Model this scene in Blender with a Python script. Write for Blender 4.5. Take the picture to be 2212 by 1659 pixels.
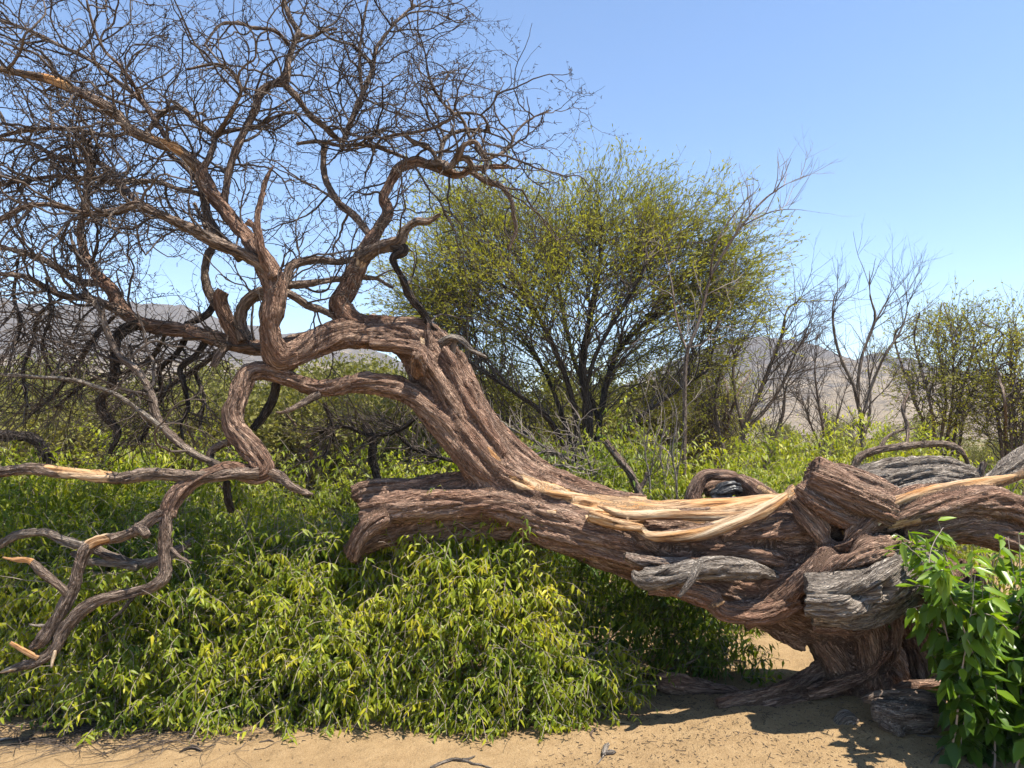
import bpy, math, random
import numpy as np
from mathutils import Vector, kdtree

for o in list(bpy.data.objects):
    bpy.data.objects.remove(o)
sc = bpy.context.scene
col = sc.collection
rng = np.random.default_rng(11)

# ------------------------------------------------------------------ camera, sky, sun, exposure
F, CX, CY, CAMZ, PITCH = 1560.0, 1106.0, 829.5, 1.6, math.radians(3.5)
cam = bpy.data.cameras.new('camera')
cam_o = bpy.data.objects.new('camera', cam)
col.objects.link(cam_o)
cam.sensor_width = 36.0
cam.lens = 36.0 * F / 2212.0
cam.clip_end = 4000.0
cam_o.location = (0, 0, CAMZ)
cam_o.rotation_euler = (math.pi / 2 + PITCH, 0, 0)
sc.camera = cam_o

SUN = np.array([0.34, -0.15, 0.93]); SUN /= np.linalg.norm(SUN)
sun_el = math.asin(SUN[2]); sun_az = math.atan2(SUN[0], SUN[1])
world = bpy.data.worlds.new('World'); sc.world = world
world.use_nodes = True
wn = world.node_tree
bg = wn.nodes['Background']
sky = wn.nodes.new('ShaderNodeTexSky')
sky.sky_type = 'NISHITA'; sky.sun_disc = False
sky.sun_elevation = sun_el; sky.sun_rotation = sun_az
sky.altitude = 0; sky.air_density = 1.0; sky.dust_density = 0.0; sky.ozone_density = 3.2
wn.links.new(sky.outputs[0], bg.inputs[0])
bg.inputs[1].default_value = 0.115
sun = bpy.data.lights.new('sun', 'SUN')
sun.energy = 5.0; sun.angle = math.radians(0.53); sun.color = (1.0, 0.935, 0.83)
sun_o = bpy.data.objects.new('sun', sun); col.objects.link(sun_o)
sun_o.rotation_euler = Vector(-SUN).to_track_quat('-Z', 'Y').to_euler()
vs = sc.view_settings
vs.view_transform = 'Standard'; vs.look = 'None'; vs.gamma = 1.0; vs.exposure = 1.12
vs.use_curve_mapping = False
sc.cycles.max_bounces = 4; sc.cycles.diffuse_bounces = 2; sc.cycles.glossy_bounces = 1; sc.cycles.transmission_bounces = 2; sc.cycles.volume_bounces = 0
sc.cycles.use_adaptive_sampling = True; sc.cycles.adaptive_threshold = 0.02
sc.cycles.use_denoising = True

# ------------------------------------------------------------------ helpers
def P(x, y, d):
    """point at world depth d (metres along +Y) seen in direction of picture position x, y (2212 x 1659)"""
    a = (x - CX) / F; c = -(y - CY) / F
    dy = math.cos(PITCH) - c * math.sin(PITCH); dz = math.sin(PITCH) + c * math.cos(PITCH)
    k = d / dy
    return np.array([a * k, d, CAMZ + dz * k])

def link(o, parent=None):
    col.objects.link(o)
    if parent is not None:
        o.parent = parent
    return o

def tag(o, label=None, cat=None, group=None, kind=None):
    if label: o['label'] = label
    if cat: o['category'] = cat
    if group: o['group'] = group
    if kind: o['kind'] = kind
    return o

def empty(name, loc=(0, 0, 0)):
    o = bpy.data.objects.new(name, None); o.empty_display_size = 0.1
    o.location = loc
    return link(o)

def norm(v):
    return v / np.maximum(np.linalg.norm(v, axis=-1, keepdims=True), 1e-9)

_perm = np.random.default_rng(3).permutation(256).astype(np.int64)
_perm = np.concatenate([_perm, _perm, _perm])
_grad = norm(np.random.default_rng(4).normal(size=(256, 3)))
def noise3(p):
    p = np.asarray(p, float)
    i = np.floor(p).astype(np.int64); f = p - i
    u = f * f * f * (f * (f * 6 - 15) + 10)
    i &= 255
    out = 0
    for dx in (0, 1):
        for dy in (0, 1):
            for dz in (0, 1):
                h = _perm[_perm[_perm[(i[..., 0] + dx) & 255] + ((i[..., 1] + dy) & 255)] + ((i[..., 2] + dz) & 255)]
                g = _grad[h]
                dot = g[..., 0] * (f[..., 0] - dx) + g[..., 1] * (f[..., 1] - dy) + g[..., 2] * (f[..., 2] - dz)
                w = (u[..., 0] if dx else 1 - u[..., 0]) * (u[..., 1] if dy else 1 - u[..., 1]) * (u[..., 2] if dz else 1 - u[..., 2])
                out = out + dot * w
    return out

class MB:
    def __init__(s):
        s.V = []; s.Q = []; s.T = []; s.A = {}; s.n = 0
    def add(s, V, Q=None, T=None, **att):
        V = np.asarray(V, float).reshape(-1, 3)
        s.V.append(V)
        if Q is not None and len(Q): s.Q.append(np.asarray(Q, np.int64).reshape(-1, 4) + s.n)
        if T is not None and len(T): s.T.append(np.asarray(T, np.int64).reshape(-1, 3) + s.n)
        for k, a in att.items(): s.A.setdefault(k, []).append(np.asarray(a, float))
        s.n += len(V)
    def mesh(s, name, mats, smooth=True):
        V = np.concatenate(s.V)
        Q = np.concatenate(s.Q) if s.Q else np.zeros((0, 4), np.int64)
        T = np.concatenate(s.T) if s.T else np.zeros((0, 3), np.int64)
        me = bpy.data.meshes.new(name)
        me.vertices.add(len(V)); me.vertices.foreach_set('co', V.astype(np.float32).ravel())
        me.loops.add(Q.size + T.size)
        me.loops.foreach_set('vertex_index', np.concatenate([Q.ravel(), T.ravel()]).astype(np.int32))
        npoly = len(Q) + len(T)
        me.polygons.add(npoly)
        st = np.concatenate([np.arange(len(Q)) * 4, Q.size + np.arange(len(T)) * 3]).astype(np.int32)
        me.polygons.foreach_set('loop_start', st)
        me.update(calc_edges=True)
        me.polygons.foreach_set('use_smooth', np.full(npoly, smooth, dtype=bool))
        for k, a in s.A.items():
            a = np.concatenate(a)
            if a.ndim == 2:
                at = me.attributes.new(k, 'FLOAT_VECTOR', 'POINT'); at.data.foreach_set('vector', a.astype(np.float32).ravel())
            else:
                at = me.attributes.new(k, 'FLOAT', 'POINT'); at.data.foreach_set('value', a.astype(np.float32))
        for m in (mats if isinstance(mats, (list, tuple)) else [mats]): me.materials.append(m)
        return me
    def build(s, name, mat, parent=None, smooth=True):
        return link(bpy.data.objects.new(name, s.mesh(name, mat, smooth)), parent)

def catmull(pts, step):
    """resample a control polyline (n,k) with a Catmull-Rom curve at about `step` metres (first 3 columns are xyz)"""
    p = np.asarray(pts, float)
    if len(p) == 2: p = np.array([p[0], (p[0] + p[1]) / 2, p[1]])
    q = np.vstack([2 * p[0] - p[1], p, 2 * p[-1] - p[-2]])
    out = []
    for i in range(1, len(q) - 2):
        L = np.linalg.norm(q[i + 1, :3] - q[i, :3]); n = max(2, int(math.ceil(L / step)))
        t = (np.arange(n) / n)[:, None]
        a, b, c, d = q[i - 1], q[i], q[i + 1], q[i + 2]
        out.append(0.5 * (2 * b + (c - a) * t + (2 * a - 5 * b + 4 * c - d) * t ** 2 + (3 * b - a - 3 * c + d) * t ** 3))
    out.append(q[-2][None])
    return np.vstack(out)

def frames(pts):
    t = norm(np.gradient(pts, axis=0))
    n = np.zeros_like(t); ref = np.array([0, 0, 1.0]) if abs(t[0, 2]) < 0.8 else np.array([1.0, 0, 0])
    v = np.cross(t[0], ref); v /= np.linalg.norm(v); n[0] = v
    for i in range(1, len(t)):
        v = n[i - 1] - t[i] * np.dot(n[i - 1], t[i]); l = np.linalg.norm(v)
        n[i] = v / l if l > 1e-6 else n[i - 1]
    return t, n, np.cross(t, n)

def ring_faces(nr, ns, off=0):
    i = np.arange(nr - 1)[:, None] * ns; j = np.arange(ns)[None]; k = (j + 1) % ns
    return np.stack([i + j, i + k, i + ns + k, i + ns + j], -1).reshape(-1, 4) + off

def grainize(u, x, y, twist):
    a = twist * u; ca, sa = np.cos(a), np.sin(a)
    return np.stack([u, x * ca - y * sa, x * sa + y * ca], -1)

def bark_disp(g, k, a0, a1, a2):
    """relief along the grain; k shrinks the pattern for thin limbs"""
    w = np.stack([noise3(g * (3, 6, 6) * k + 7.1), noise3(g * (3, 6, 6) * k + 31.7), noise3(g * (3, 6, 6) * k + 53.3)], -1)
    h = g + w * np.array([0.06, 0.020, 0.020]) / k
    f0 = noise3(h * np.array([2.2, 9, 9]) * k + 3.3)
    f1 = noise3(h * np.array([2.6, 26, 26]) * k + 11.3)
    f2 = noise3(h * np.array([9, 75, 75]) * k + 23.9)
    return a0 * f0 * 1.6 + a1 * (np.minimum(np.abs(f1) * 4.5, 1) - 0.75) + a2 * (np.minimum(np.abs(f2) * 4, 1) - 0.75)

def px_path(pts):
    """(x, y, depth, radius in picture pixels) -> xyz + radius in metres"""
    return np.array([np.append(P(x, y, d), r * d / F) for x, y, d, r in pts])

def torn(s, a, b, v):
    return v * np.clip(np.minimum(s - a, b - s) / 0.05 + 0.35, 0, 1)

_gid = [0]
def limb_mb(mb, path, relief=1.0, twist=2.0, pale=0.0, grey=0.0, lump=0.16, cap=True, fine=0.011, pale_fn=None):
    """one limb: a swept tube with grooved bark"""
    rmax = path[:, 3].max()
    c = catmull(path, fine)
    pts = c[:, :3]; r = np.maximum(c[:, 3], 0.0015)
    ns = int(np.clip(2 * math.pi * rmax / 0.0085, 7, 48))
    t, n, b = frames(pts)
    u = np.concatenate([[0], np.cumsum(np.linalg.norm(np.diff(pts, axis=0), axis=1))]) + _gid[0] * 3.7
    _gid[0] += 1
    th = np.arange(ns) * 2 * math.pi / ns
    X = r[:, None] * np.cos(th); Y = r[:, None] * np.sin(th)
    g = grainize(np.repeat(u[:, None], ns, 1), X, Y, twist)
    k = float(np.clip(0.06 / rmax, 1.0, 5.0))
    d = bark_disp(g, k, 0, 0.015 / k, 0.008 / k) * relief
    d = d + lump * r[:, None] * (noise3(g * np.array([4.5, 9, 9]) * k ** 0.7 + 91) * 1.8 + 0.8 * noise3(g * np.array([12, 6, 6]) * k ** .6 + 17))
    d = np.clip(d, -0.45 * r[:, None], 0.5 * r[:, None])
    R = r[:, None] + d
    V = pts[:, None] + (np.cos(th)[None, :, None] * n[:, None] + np.sin(th)[None, :, None] * b[:, None]) * R[..., None]
    Q = ring_faces(len(pts), ns)
    V = V.reshape(-1, 3); T = []
    G = g.reshape(-1, 3)
    if pale_fn is None: pa = np.full(len(V), float(pale))
    else:   # bark torn off one side only
        dirs = np.cos(th)[None, :, None] * n[:, None] + np.sin(th)[None, :, None] * b[:, None]
        face = (dirs * norm(np.array([0.1, -0.7, 0.7]))).sum(-1)
        sp = np.linspace(0, 1, len(pts))[:, None] - 0.03 * face + 0.05 * noise3(g * np.array([4, 30, 30]) + 60)
        pa = (pale_fn(sp) * np.clip(0.75 + 0.8 * face, 0, 1.3)).ravel()
    gr = np.full(len(V), float(grey))
    if cap:
        nv = len(V)
        V = np.vstack([V, pts[:1], pts[-1:]])
        G = np.vstack([G, [[u[0], 0, 0]], [[u[-1], 0, 0]]]); pa = np.append(pa, [pa[0], pa[-1]]); gr = np.append(gr, [gr[0], gr[-1]])
        j = np.arange(ns); kk = (j + 1) % ns
        T = np.vstack([np.stack([kk, j, np.full(ns, nv)], -1), np.stack([j, kk, np.full(ns, nv + 1)], -1) + np.array([(len(pts) - 1) * ns, (len(pts) - 1) * ns, 0])])
    mb.add(V, Q, T, grain=G, pale=pa, grey=gr)

def tubes(mb, paths, radii, ns, **att):
    """many thin tubes at once: paths (K,n,3), radii (K,n)"""
    K, n, _ = paths.shape
    if K == 0: return
    t = norm(np.gradient(paths, axis=1))
    ref = norm(np.cross(norm(paths[:, -1] - paths[:, 0]), rng.normal(size=(K, 3))))[:, None]
    nn = norm(ref - t * (ref * t).sum(-1, keepdims=True)); b = np.cross(t, nn)
    th = np.arange(ns) * 2 * math.pi / ns
    V = paths[:, :, None] + (nn[:, :, None] * np.cos(th)[:, None] + b[:, :, None] * np.sin(th)[:, None]) * radii[:, :, None, None]
    Q = (ring_faces(n, ns)[None] + (np.arange(K) * n * ns)[:, None, None]).reshape(-1, 4)
    V = V.reshape(-1, 3)
    A = {k: np.repeat(v, n * ns) for k, v in att.items()}
    mb.add(V, Q, **A)

def grow(start, dirs, lens, r0, n, wander, pull=(0, 0, 0), tip=0.35, bendk=0.35):
    K = len(start)
    p = np.zeros((K, n, 3)); p[:, 0] = start
    d = norm(dirs); pull = np.asarray(pull, float)
    bend = rng.normal(size=(K, 3)) * wander * bendk
    for i in range(1, n):
        d = norm(d + rng.normal(size=(K, 3)) * wander + bend + pull / n)
        p[:, i] = p[:, i - 1] + d * (lens / (n - 1))[:, None]
    r = r0[:, None] * np.linspace(1, tip, n)[None]
    return p, r

def spawn(paths, radii, total, tmin=0.1, ang=(35, 75), weights=None):
    K, n, _ = paths.shape
    seg = np.linalg.norm(np.diff(paths, axis=1), axis=2).sum(1)
    w = seg if weights is None else seg * weights
    i = rng.choice(K, total, p=w / w.sum())
    t = rng.uniform(tmin, 1, total) * (n - 1.001)
    k = t.astype(int); f = (t - k)[:, None]
    pos = paths[i, k] * (1 - f) + paths[i, k + 1] * f
    tan = norm(paths[i, k + 1] - paths[i, k]); rad = radii[i, k]
    perp = norm(np.cross(tan, rng.normal(size=(total, 3))))
    a = np.radians(rng.uniform(*ang, total))[:, None]
    return pos, norm(tan * np.cos(a) + perp * np.sin(a)), rad, i

# ------------------------------------------------------------------ materials
def nodes(name):
    m = bpy.data.materials.new(name); m.use_nodes = True
    nt = m.node_tree; nt.nodes.clear()
    out = nt.nodes.new('ShaderNodeOutputMaterial')
    return m, nt, out
def N(nt, kind, **kw):
    n = nt.nodes.new(kind)
    for k, v in kw.items():
        if isinstance(v, (int, float, str, bool)) and hasattr(n, k): setattr(n, k, v)
    return n
def ramp(nt, fac, stops):
    r = nt.nodes.new('ShaderNodeValToRGB'); e = r.color_ramp.elements
    while len(e) < len(stops): e.new(0.5)
    for el, (p, c) in zip(e, stops): el.position = p; el.color = (*c, 1)
    nt.links.new(fac, r.inputs[0]); return r.outputs[0]
def noise(nt, vec, scale, detail=4, rough=0.55, mapping=None, dist=0.0):
    if mapping is not None:
        mp = nt.nodes.new('ShaderNodeMapping'); mp.inputs['Scale'].default_value = mapping
        nt.links.new(vec, mp.inputs[0]); vec = mp.outputs[0]
    n = nt.nodes.new('ShaderNodeTexNoise'); n.inputs['Scale'].default_value = scale
    n.inputs['Detail'].default_value = detail; n.inputs['Roughness'].default_value = rough; n.inputs['Distortion'].default_value = dist
    nt.links.new(vec, n.inputs['Vector']); return n.outputs[0]
def mix(nt, fac, a, b, mode='MIX'):
    n = nt.nodes.new('ShaderNodeMix'); n.data_type = 'RGBA'; n.blend_type = mode
    for sock, v in ((n.inputs[0], fac), (n.inputs[6], a), (n.inputs[7], b)):
        if isinstance(v, (int, float)): sock.default_value = v
        elif isinstance(v, tuple): sock.default_value = (*v, 1)
        else: nt.links.new(v, sock)
    return n.outputs[2]
def math_n(nt, op, a, b=0.0, clamp=False):
    n = nt.nodes.new('ShaderNodeMath'); n.operation = op; n.use_clamp = clamp
    for s, v in zip(n.inputs, (a, b)):
        if isinstance(v, (int, float)): s.default_value = v
        else: nt.links.new(v, s)
    return n.outputs[0]
def attr(nt, name, vec=False):
    a = nt.nodes.new('ShaderNodeAttribute'); a.attribute_name = name
    return a.outputs['Vector'] if vec else a.outputs['Fac']
def bsdf(nt, out, colr, rough=0.85, spec=0.25, normal=None):
    b = nt.nodes.new('ShaderNodeBsdfPrincipled')
    if isinstance(colr, tuple): b.inputs['Base Color'].default_value = (*colr, 1)
    else: nt.links.new(colr, b.inputs['Base Color'])
    b.inputs['Roughness'].default_value = rough; b.inputs['Specular IOR Level'].default_value = spec
    if normal is not None: nt.links.new(normal, b.inputs['Normal'])
    nt.links.new(b.outputs[0], out.inputs[0]); return b
def bump(nt, h, strength, dist):
    b = nt.nodes.new('ShaderNodeBump'); b.inputs['Strength'].default_value = strength; b.inputs['Distance'].default_value = dist
    nt.links.new(h, b.inputs['Height']); return b.outputs[0]

def bark_material(name, dark, mid, light, red, patch=0.5):
    m, nt, out = nodes(name)
    g = attr(nt, 'grain', True)
    f1 = noise(nt, g, 1.0, 4, 0.62, (5, 42, 42), 0.6)
    f2 = noise(nt, g, 1.0, 3, 0.6, (16, 150, 150), 0.3)
    f3 = noise(nt, g, 1.0, 3, 0.5, (1.6, 7, 7), 0.5)
    s = math_n(nt, 'ADD', math_n(nt, 'MULTIPLY', f1, 0.6), math_n(nt, 'MULTIPLY', f2, 0.4))
    c = ramp(nt, s, [(0.36, dark), (0.47, mid), (0.60, light)])
    rf = ramp(nt, f3, [(0.45, (0, 0, 0)), (0.68, (1, 1, 1))])
    c = mix(nt, math_n(nt, 'MULTIPLY', rf, patch), c, mix(nt, s, tuple(x * 0.35 for x in red), red))
    greyc = ramp(nt, s, [(0.36, (0.05, 0.04, 0.033)), (0.46, (0.24, 0.20, 0.165)), (0.60, (0.46, 0.40, 0.335))])
    gw = noise(nt, g, 1.0, 3, 0.5, (2.5, 12, 12), 0.5)
    ga = math_n(nt, 'MULTIPLY', math_n(nt, 'SUBTRACT', math_n(nt, 'ADD', math_n(nt, 'MULTIPLY', attr(nt, 'grey'), 1.3), gw), 0.85), 2.5, True)
    c = mix(nt, ga, c, greyc)
    fc = noise(nt, g, 1.0, 2, 0.5, (7, 55, 55), 1.2); fd = noise(nt, g, 1.0, 2, 0.5, (22, 95, 95), 0.8)
    ca = math_n(nt, 'MULTIPLY', math_n(nt, 'ABSOLUTE', math_n(nt, 'SUBTRACT', fc, 0.5)), 11.0, True)
    cb = math_n(nt, 'MULTIPLY', math_n(nt, 'ABSOLUTE', math_n(nt, 'SUBTRACT', fd, 0.5)), 9.0, True)
    cr_ = math_n(nt, 'MULTIPLY', ca, math_n(nt, 'MULTIPLY_ADD', cb, 0.45)); cr_.node.inputs[1].links[0].from_node.inputs[2].default_value = 0.55
    c = mix(nt, math_n(nt, 'MULTIPLY', math_n(nt, 'SUBTRACT', 1.0, cr_), 0.55), c, tuple(x * 0.6 for x in dark))
    f4 = noise(nt, g, 1.0, 3, 0.65, (3, 60, 60), 0.4)
    f5 = noise(nt, g, 1.0, 3, 0.5, (2.2, 14, 14), 0.4)
    wood = mix(nt, ramp(nt, f5, [(0.36, (0, 0, 0)), (0.62, (1, 1, 1))]), ramp(nt, f4, [(0.36, (0.10, 0.042, 0.016)), (0.47, (0.34, 0.165, 0.06)), (0.60, (0.46, 0.27, 0.125))]),
               ramp(nt, f4, [(0.36, (0.14, 0.085, 0.048)), (0.46, (0.37, 0.255, 0.155)), (0.60, (0.50, 0.39, 0.265))]))
    pw = noise(nt, g, 1.0, 4, 0.6, (4, 24, 24), 0.6)
    pa = math_n(nt, 'MULTIPLY', math_n(nt, 'SUBTRACT', math_n(nt, 'ADD', math_n(nt, 'MULTIPLY', attr(nt, 'pale'), 1.6), math_n(nt, 'MULTIPLY', pw, 0.8)), 0.95), 6.0, True)
    c = mix(nt, pa, c, wood)
    h = math_n(nt, 'ADD', math_n(nt, 'ADD', math_n(nt, 'MULTIPLY', f1, 0.5), math_n(nt, 'MULTIPLY', f2, 0.4)), math_n(nt, 'MULTIPLY', cr_, 0.55))
    hb = math_n(nt, 'MULTIPLY', h, math_n(nt, 'SUBTRACT', 1.15, pa))
    bsdf(nt, out, c, 0.88, 0.2, bump(nt, hb, 1.0, 0.022))
    return m
M_bark = bark_material('bark_brown', (0.058, 0.035, 0.025), (0.27, 0.165, 0.115), (0.50, 0.345, 0.25), (0.42, 0.205, 0.125), 0.5)
M_limb = bark_material('bark_grey_brown', (0.050, 0.036, 0.029), (0.22, 0.158, 0.120), (0.44, 0.34, 0.265), (0.32, 0.175, 0.112), 0.35)
M_dead = bark_material('bark_dead_dark', (0.018, 0.014, 0.012), (0.055, 0.043, 0.036), (0.15, 0.12, 0.10), (0.10, 0.06, 0.04), 0.3)

def twig_material(name, c0, c1):
    m, nt, out = nodes(name)
    c = ramp(nt, attr(nt, 'rnd'), [(0, c0), (1, c1)])
    bsdf(nt, out, c, 0.85, 0.2); return m
M_twig = twig_material('twig_grey_brown', (0.026, 0.019, 0.016), (0.16, 0.125, 0.10))
M_twig_pale = twig_material('twig_pale', (0.16, 0.125, 0.10), (0.36, 0.30, 0.25))
M_twig_dark = twig_material('twig_dark', (0.022, 0.017, 0.014), (0.075, 0.058, 0.046))

def leaf_material(name, stops, trans=0.32, rough=0.42, spec=0.35, tgain=1.5):
    m, nt, out = nodes(name)
    c = ramp(nt, attr(nt, 'rnd'), stops)
    b = nt.nodes.new('ShaderNodeBsdfPrincipled')
    nt.links.new(c, b.inputs['Base Color']); b.inputs['Roughness'].default_value = rough; b.inputs['Specular IOR Level'].default_value = spec
    t = nt.nodes.new('ShaderNodeBsdfTranslucent')
    tc = mix(nt, 1.0, c, (tgain, tgain * 1.02, 0.45), 'MULTIPLY'); nt.links.new(tc, t.inputs[0])
    ms = nt.nodes.new('ShaderNodeMixShader'); ms.inputs[0].default_value = trans
    nt.links.new(b.outputs[0], ms.inputs[1]); nt.links.new(t.outputs[0], ms.inputs[2]); nt.links.new(ms.outputs[0], out.inputs[0])
    return m
M_leaf = leaf_material('shrub_leaf', [(0, (0.050, 0.095, 0.010)), (0.35, (0.145, 0.195, 0.013)), (0.7, (0.30, 0.325, 0.018)), (1, (0.50, 0.44, 0.03))], 0.42, 0.42, 0.28, 1.5)
M_leaf_far = leaf_material('shrub_leaf_yellow', [(0, (0.10, 0.135, 0.016)), (0.5, (0.22, 0.255, 0.022)), (1, (0.40, 0.38, 0.04))], 0.40, 0.45, 0.3, 1.6)
M_leaf_fresh = leaf_material('broad_leaf', [(0, (0.030, 0.075, 0.012)), (0.5, (0.095, 0.175, 0.014)), (1, (0.24, 0.34, 0.018))], 0.34, 0.36, 0.45)
M_acacia = leaf_material('acacia_leaf', [(0, (0.19, 0.20, 0.030)), (0.6, (0.36, 0.35, 0.045)), (1, (0.52, 0.42, 0.06))], 0.42, 0.6, 0.15, 1.3)
M_scrub = leaf_material('scrub_leaf', [(0, (0.13, 0.13, 0.04)), (0.6, (0.22, 0.21, 0.055)), (1, (0.32, 0.29, 0.085))], 0.3, 0.7, 0.1, 1.2)

# ------------------------------------------------------------------ ground and hills
def ground_h(x, y):
    p = np.stack([x, y, np.zeros_like(x)], -1)
    near = np.exp(-np.maximum(y - 6, 0) / 6.0)
    h = 0.05 * noise3(p * 0.55 + 4.2) + 0.028 * noise3(p * 1.7 + 9.1) + 0.022 * noise3(p * 5.0 + 2.2) + 0.013 * noise3(p * 13.0) + 0.004 * noise3(p * 30.0)
    foot = np.clip(noise3(p * 3.4 + 20.0), 0, 1) * 0.03
    mound = 0.07 * np.exp(-(((x - 2.1) / 0.9) ** 2 + ((y - 4.25) / 0.55) ** 2))
    return (h - foot) * near + mound - 0.01
def make_ground():
    m, nt, out = nodes('sand')
    tc = nt.nodes.new('ShaderNodeTexCoord').outputs['Object']
    a = noise(nt, tc, 1.3, 5, 0.6); b = noise(nt, tc, 9.0, 5, 0.65); c_ = noise(nt, tc, 60.0, 4, 0.7); d = noise(nt, tc, 230.0, 2, 0.6)
    base = ramp(nt, a, [(0.35, (0.235, 0.150, 0.074)), (0.52, (0.30, 0.20, 0.100)), (0.68, (0.35, 0.245, 0.13))])
    base = mix(nt, 0.55, base, ramp(nt, b, [(0.3, (0.19, 0.118, 0.058)), (0.55, (0.32, 0.215, 0.11)), (0.7, (0.37, 0.26, 0.145))]))
    base = mix(nt, 0.35, base, ramp(nt, d, [(0.36, (0.13, 0.08, 0.04)), (0.5, (0.30, 0.205, 0.105)), (0.66, (0.43, 0.33, 0.20))]))
    spk = ramp(nt, c_, [(0.60, (0, 0, 0)), (0.67, (1, 1, 1))])
    spk2 = ramp(nt, noise(nt, tc, 2.1, 3, 0.6), [(0.42, (0, 0, 0)), (0.62, (1, 1, 1))])
    base = mix(nt, math_n(nt, 'MULTIPLY', math_n(nt, 'MULTIPLY', spk, spk2), 0.75), base, (0.11, 0.06, 0.03))
    far = noise(nt, tc, 0.16, 5, 0.65)
    sep = nt.nodes.new('ShaderNodeSeparateXYZ'); nt.links.new(tc, sep.inputs[0])
    fm = math_n(nt, 'MULTIPLY', math_n(nt, 'SUBTRACT', sep.outputs[1], 9.0), 0.12, True)
    base = mix(nt, math_n(nt, 'MULTIPLY', fm, ramp(nt, far, [(0.38, (0, 0, 0)), (0.52, (1, 1, 1))])), base, (0.16, 0.145, 0.07))
    h = math_n(nt, 'ADD', math_n(nt, 'MULTIPLY', b, 1.0), math_n(nt, 'ADD', math_n(nt, 'MULTIPLY', c_, 0.35), math_n(nt, 'MULTIPLY', d, 0.16)))
    bsdf(nt, out, base, 0.95, 0.1, bump(nt, h, 1.0, 0.032))
    xs = np.concatenate([-np.geomspace(900, 4.6, 26), np.arange(-4.5, 4.5, 0.036), np.geomspace(4.55, 900, 26)])
    ys = np.concatenate([np.linspace(-900, -10, 8), np.linspace(-6, 2.6, 14), np.arange(2.7, 5.4, 0.028), np.arange(5.45, 9, 0.15), np.geomspace(9.3, 900, 34)])
    X, Y = np.meshgrid(xs, ys)
    Z = ground_h(X, Y)
    ny, nx = X.shape
    i = np.arange(ny - 1)[:, None] * nx + np.arange(nx - 1)[None]
    mb = MB(); mb.add(np.stack([X, Y, Z], -1), np.stack([i, i + 1, i + nx + 1, i + nx], -1).reshape(-1, 4))
    o = mb.build('ground', m)
    tag(o, 'pale golden sand with footprints and twig litter', 'ground', kind='structure')
make_ground()
def gz(x, y):
    return float(ground_h(np.array([x], float), np.array([y], float))[0])

def hill_material():
    m, nt, out = nodes('hill_slope')
    tc = nt.nodes.new('ShaderNodeTexCoord').outputs['Object']
    a = noise(nt, tc, 0.030, 7, 0.62, (1, 1, 2.6), 0.8); b = noise(nt, tc, 0.30, 6, 0.68, (1, 1, 2.0)); c_ = noise(nt, tc, 1.6, 4, 0.7)
    sep = nt.nodes.new('ShaderNodeSeparateXYZ'); nt.links.new(tc, sep.inputs[0])
    hz = math_n(nt, 'MULTIPLY', sep.outputs[2], 0.0075)
    s = math_n(nt, 'ADD', math_n(nt, 'ADD', math_n(nt, 'MULTIPLY', a, 0.62), math_n(nt, 'MULTIPLY', b, 0.42)), hz)
    sand = mix(nt, c_, (0.26, 0.20, 0.135), (0.38, 0.305, 0.215))
    rock = mix(nt, b, (0.095, 0.082, 0.075), (0.20, 0.175, 0.155))
    f = ramp(nt, s, [(0.60, (0, 0, 0)), (0.69, (1, 1, 1))])
    c = mix(nt, f, sand, rock)
    sc_ = ramp(nt, math_n(nt, 'ADD', math_n(nt, 'MULTIPLY', c_, 0.5), math_n(nt, 'MULTIPLY', b, 0.5)), [(0.52, (0, 0, 0)), (0.60, (1, 1, 1))])
    c = mix(nt, math_n(nt, 'MULTIPLY', sc_, 0.55), c, (0.085, 0.075, 0.052))
    bsdf(nt, out, c, 0.95, 0.05, bump(nt, math_n(nt, 'ADD', b, math_n(nt, 'MULTIPLY', c_, 0.4)), 1.0, 2.2))
    return m
M_hill = hill_material()
def hill(name, label, ridge, d0, depth, seed):
    """ridge: picture positions of the skyline; the slope falls toward the camera from depth d0"""
    R = np.array([P(x, y, d0) for x, y in ridge])
    xs = np.linspace(R[0, 0], R[-1, 0], 220)
    top = np.interp(xs, R[:, 0], R[:, 2])
    ts = np.linspace(-0.5, 1.0, 70)
    X = np.repeat(xs[None], len(ts), 0); T = np.repeat(ts[:, None], len(xs), 1)
    Y = d0 - T * depth
    prof = np.where(T >= 0, (1 - np.clip(T, 0, 1)) ** 1.35, 1 + T * 0.8)
    p = np.stack([X, Y, np.full_like(X, seed)], -1)
    gul = np.abs(noise3(p * np.array([0.035, 0.012, 1]))) * 2.0 + 0.5 * np.abs(noise3(p * np.array([0.09, 0.03, 1])))
    amp = top[None] * (0.10 + 0.28 * np.clip(T * 2, 0, 1) * (1 - np.clip(T, 0, 1)))
    Z = top[None] * prof - gul * amp * 0.8 + top[None] * 0.035 * noise3(p * np.array([0.12, 0.1, 1])) + top[None] * 0.02 * noise3(p * np.array([0.4, 0.3, 1])) + 0.02 * top[None]
    Z = np.where(T > 0.98, -1.5, Z)
    ny, nx = X.shape
    i = np.arange(ny - 1)[:, None] * nx + np.arange(nx - 1)[None]
    mb = MB(); mb.add(np.stack([X, Y, Z], -1), np.stack([i, i + nx, i + nx + 1, i + 1], -1).reshape(-1, 4))
    tag(mb.build(name, M_hill), label, 'hill', kind='structure')
hill('hill', 'bare sandy hill with a rocky grey crest behind the fallen tree',
     [(-900, 760), (-400, 690), (-100, 650), (120, 640), (280, 652), (330, 655), (400, 660), (470, 688), (560, 706), (690, 722), (800, 752), (900, 790), (1050, 850), (1300, 915)], 300, 210, 5.3)
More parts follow.
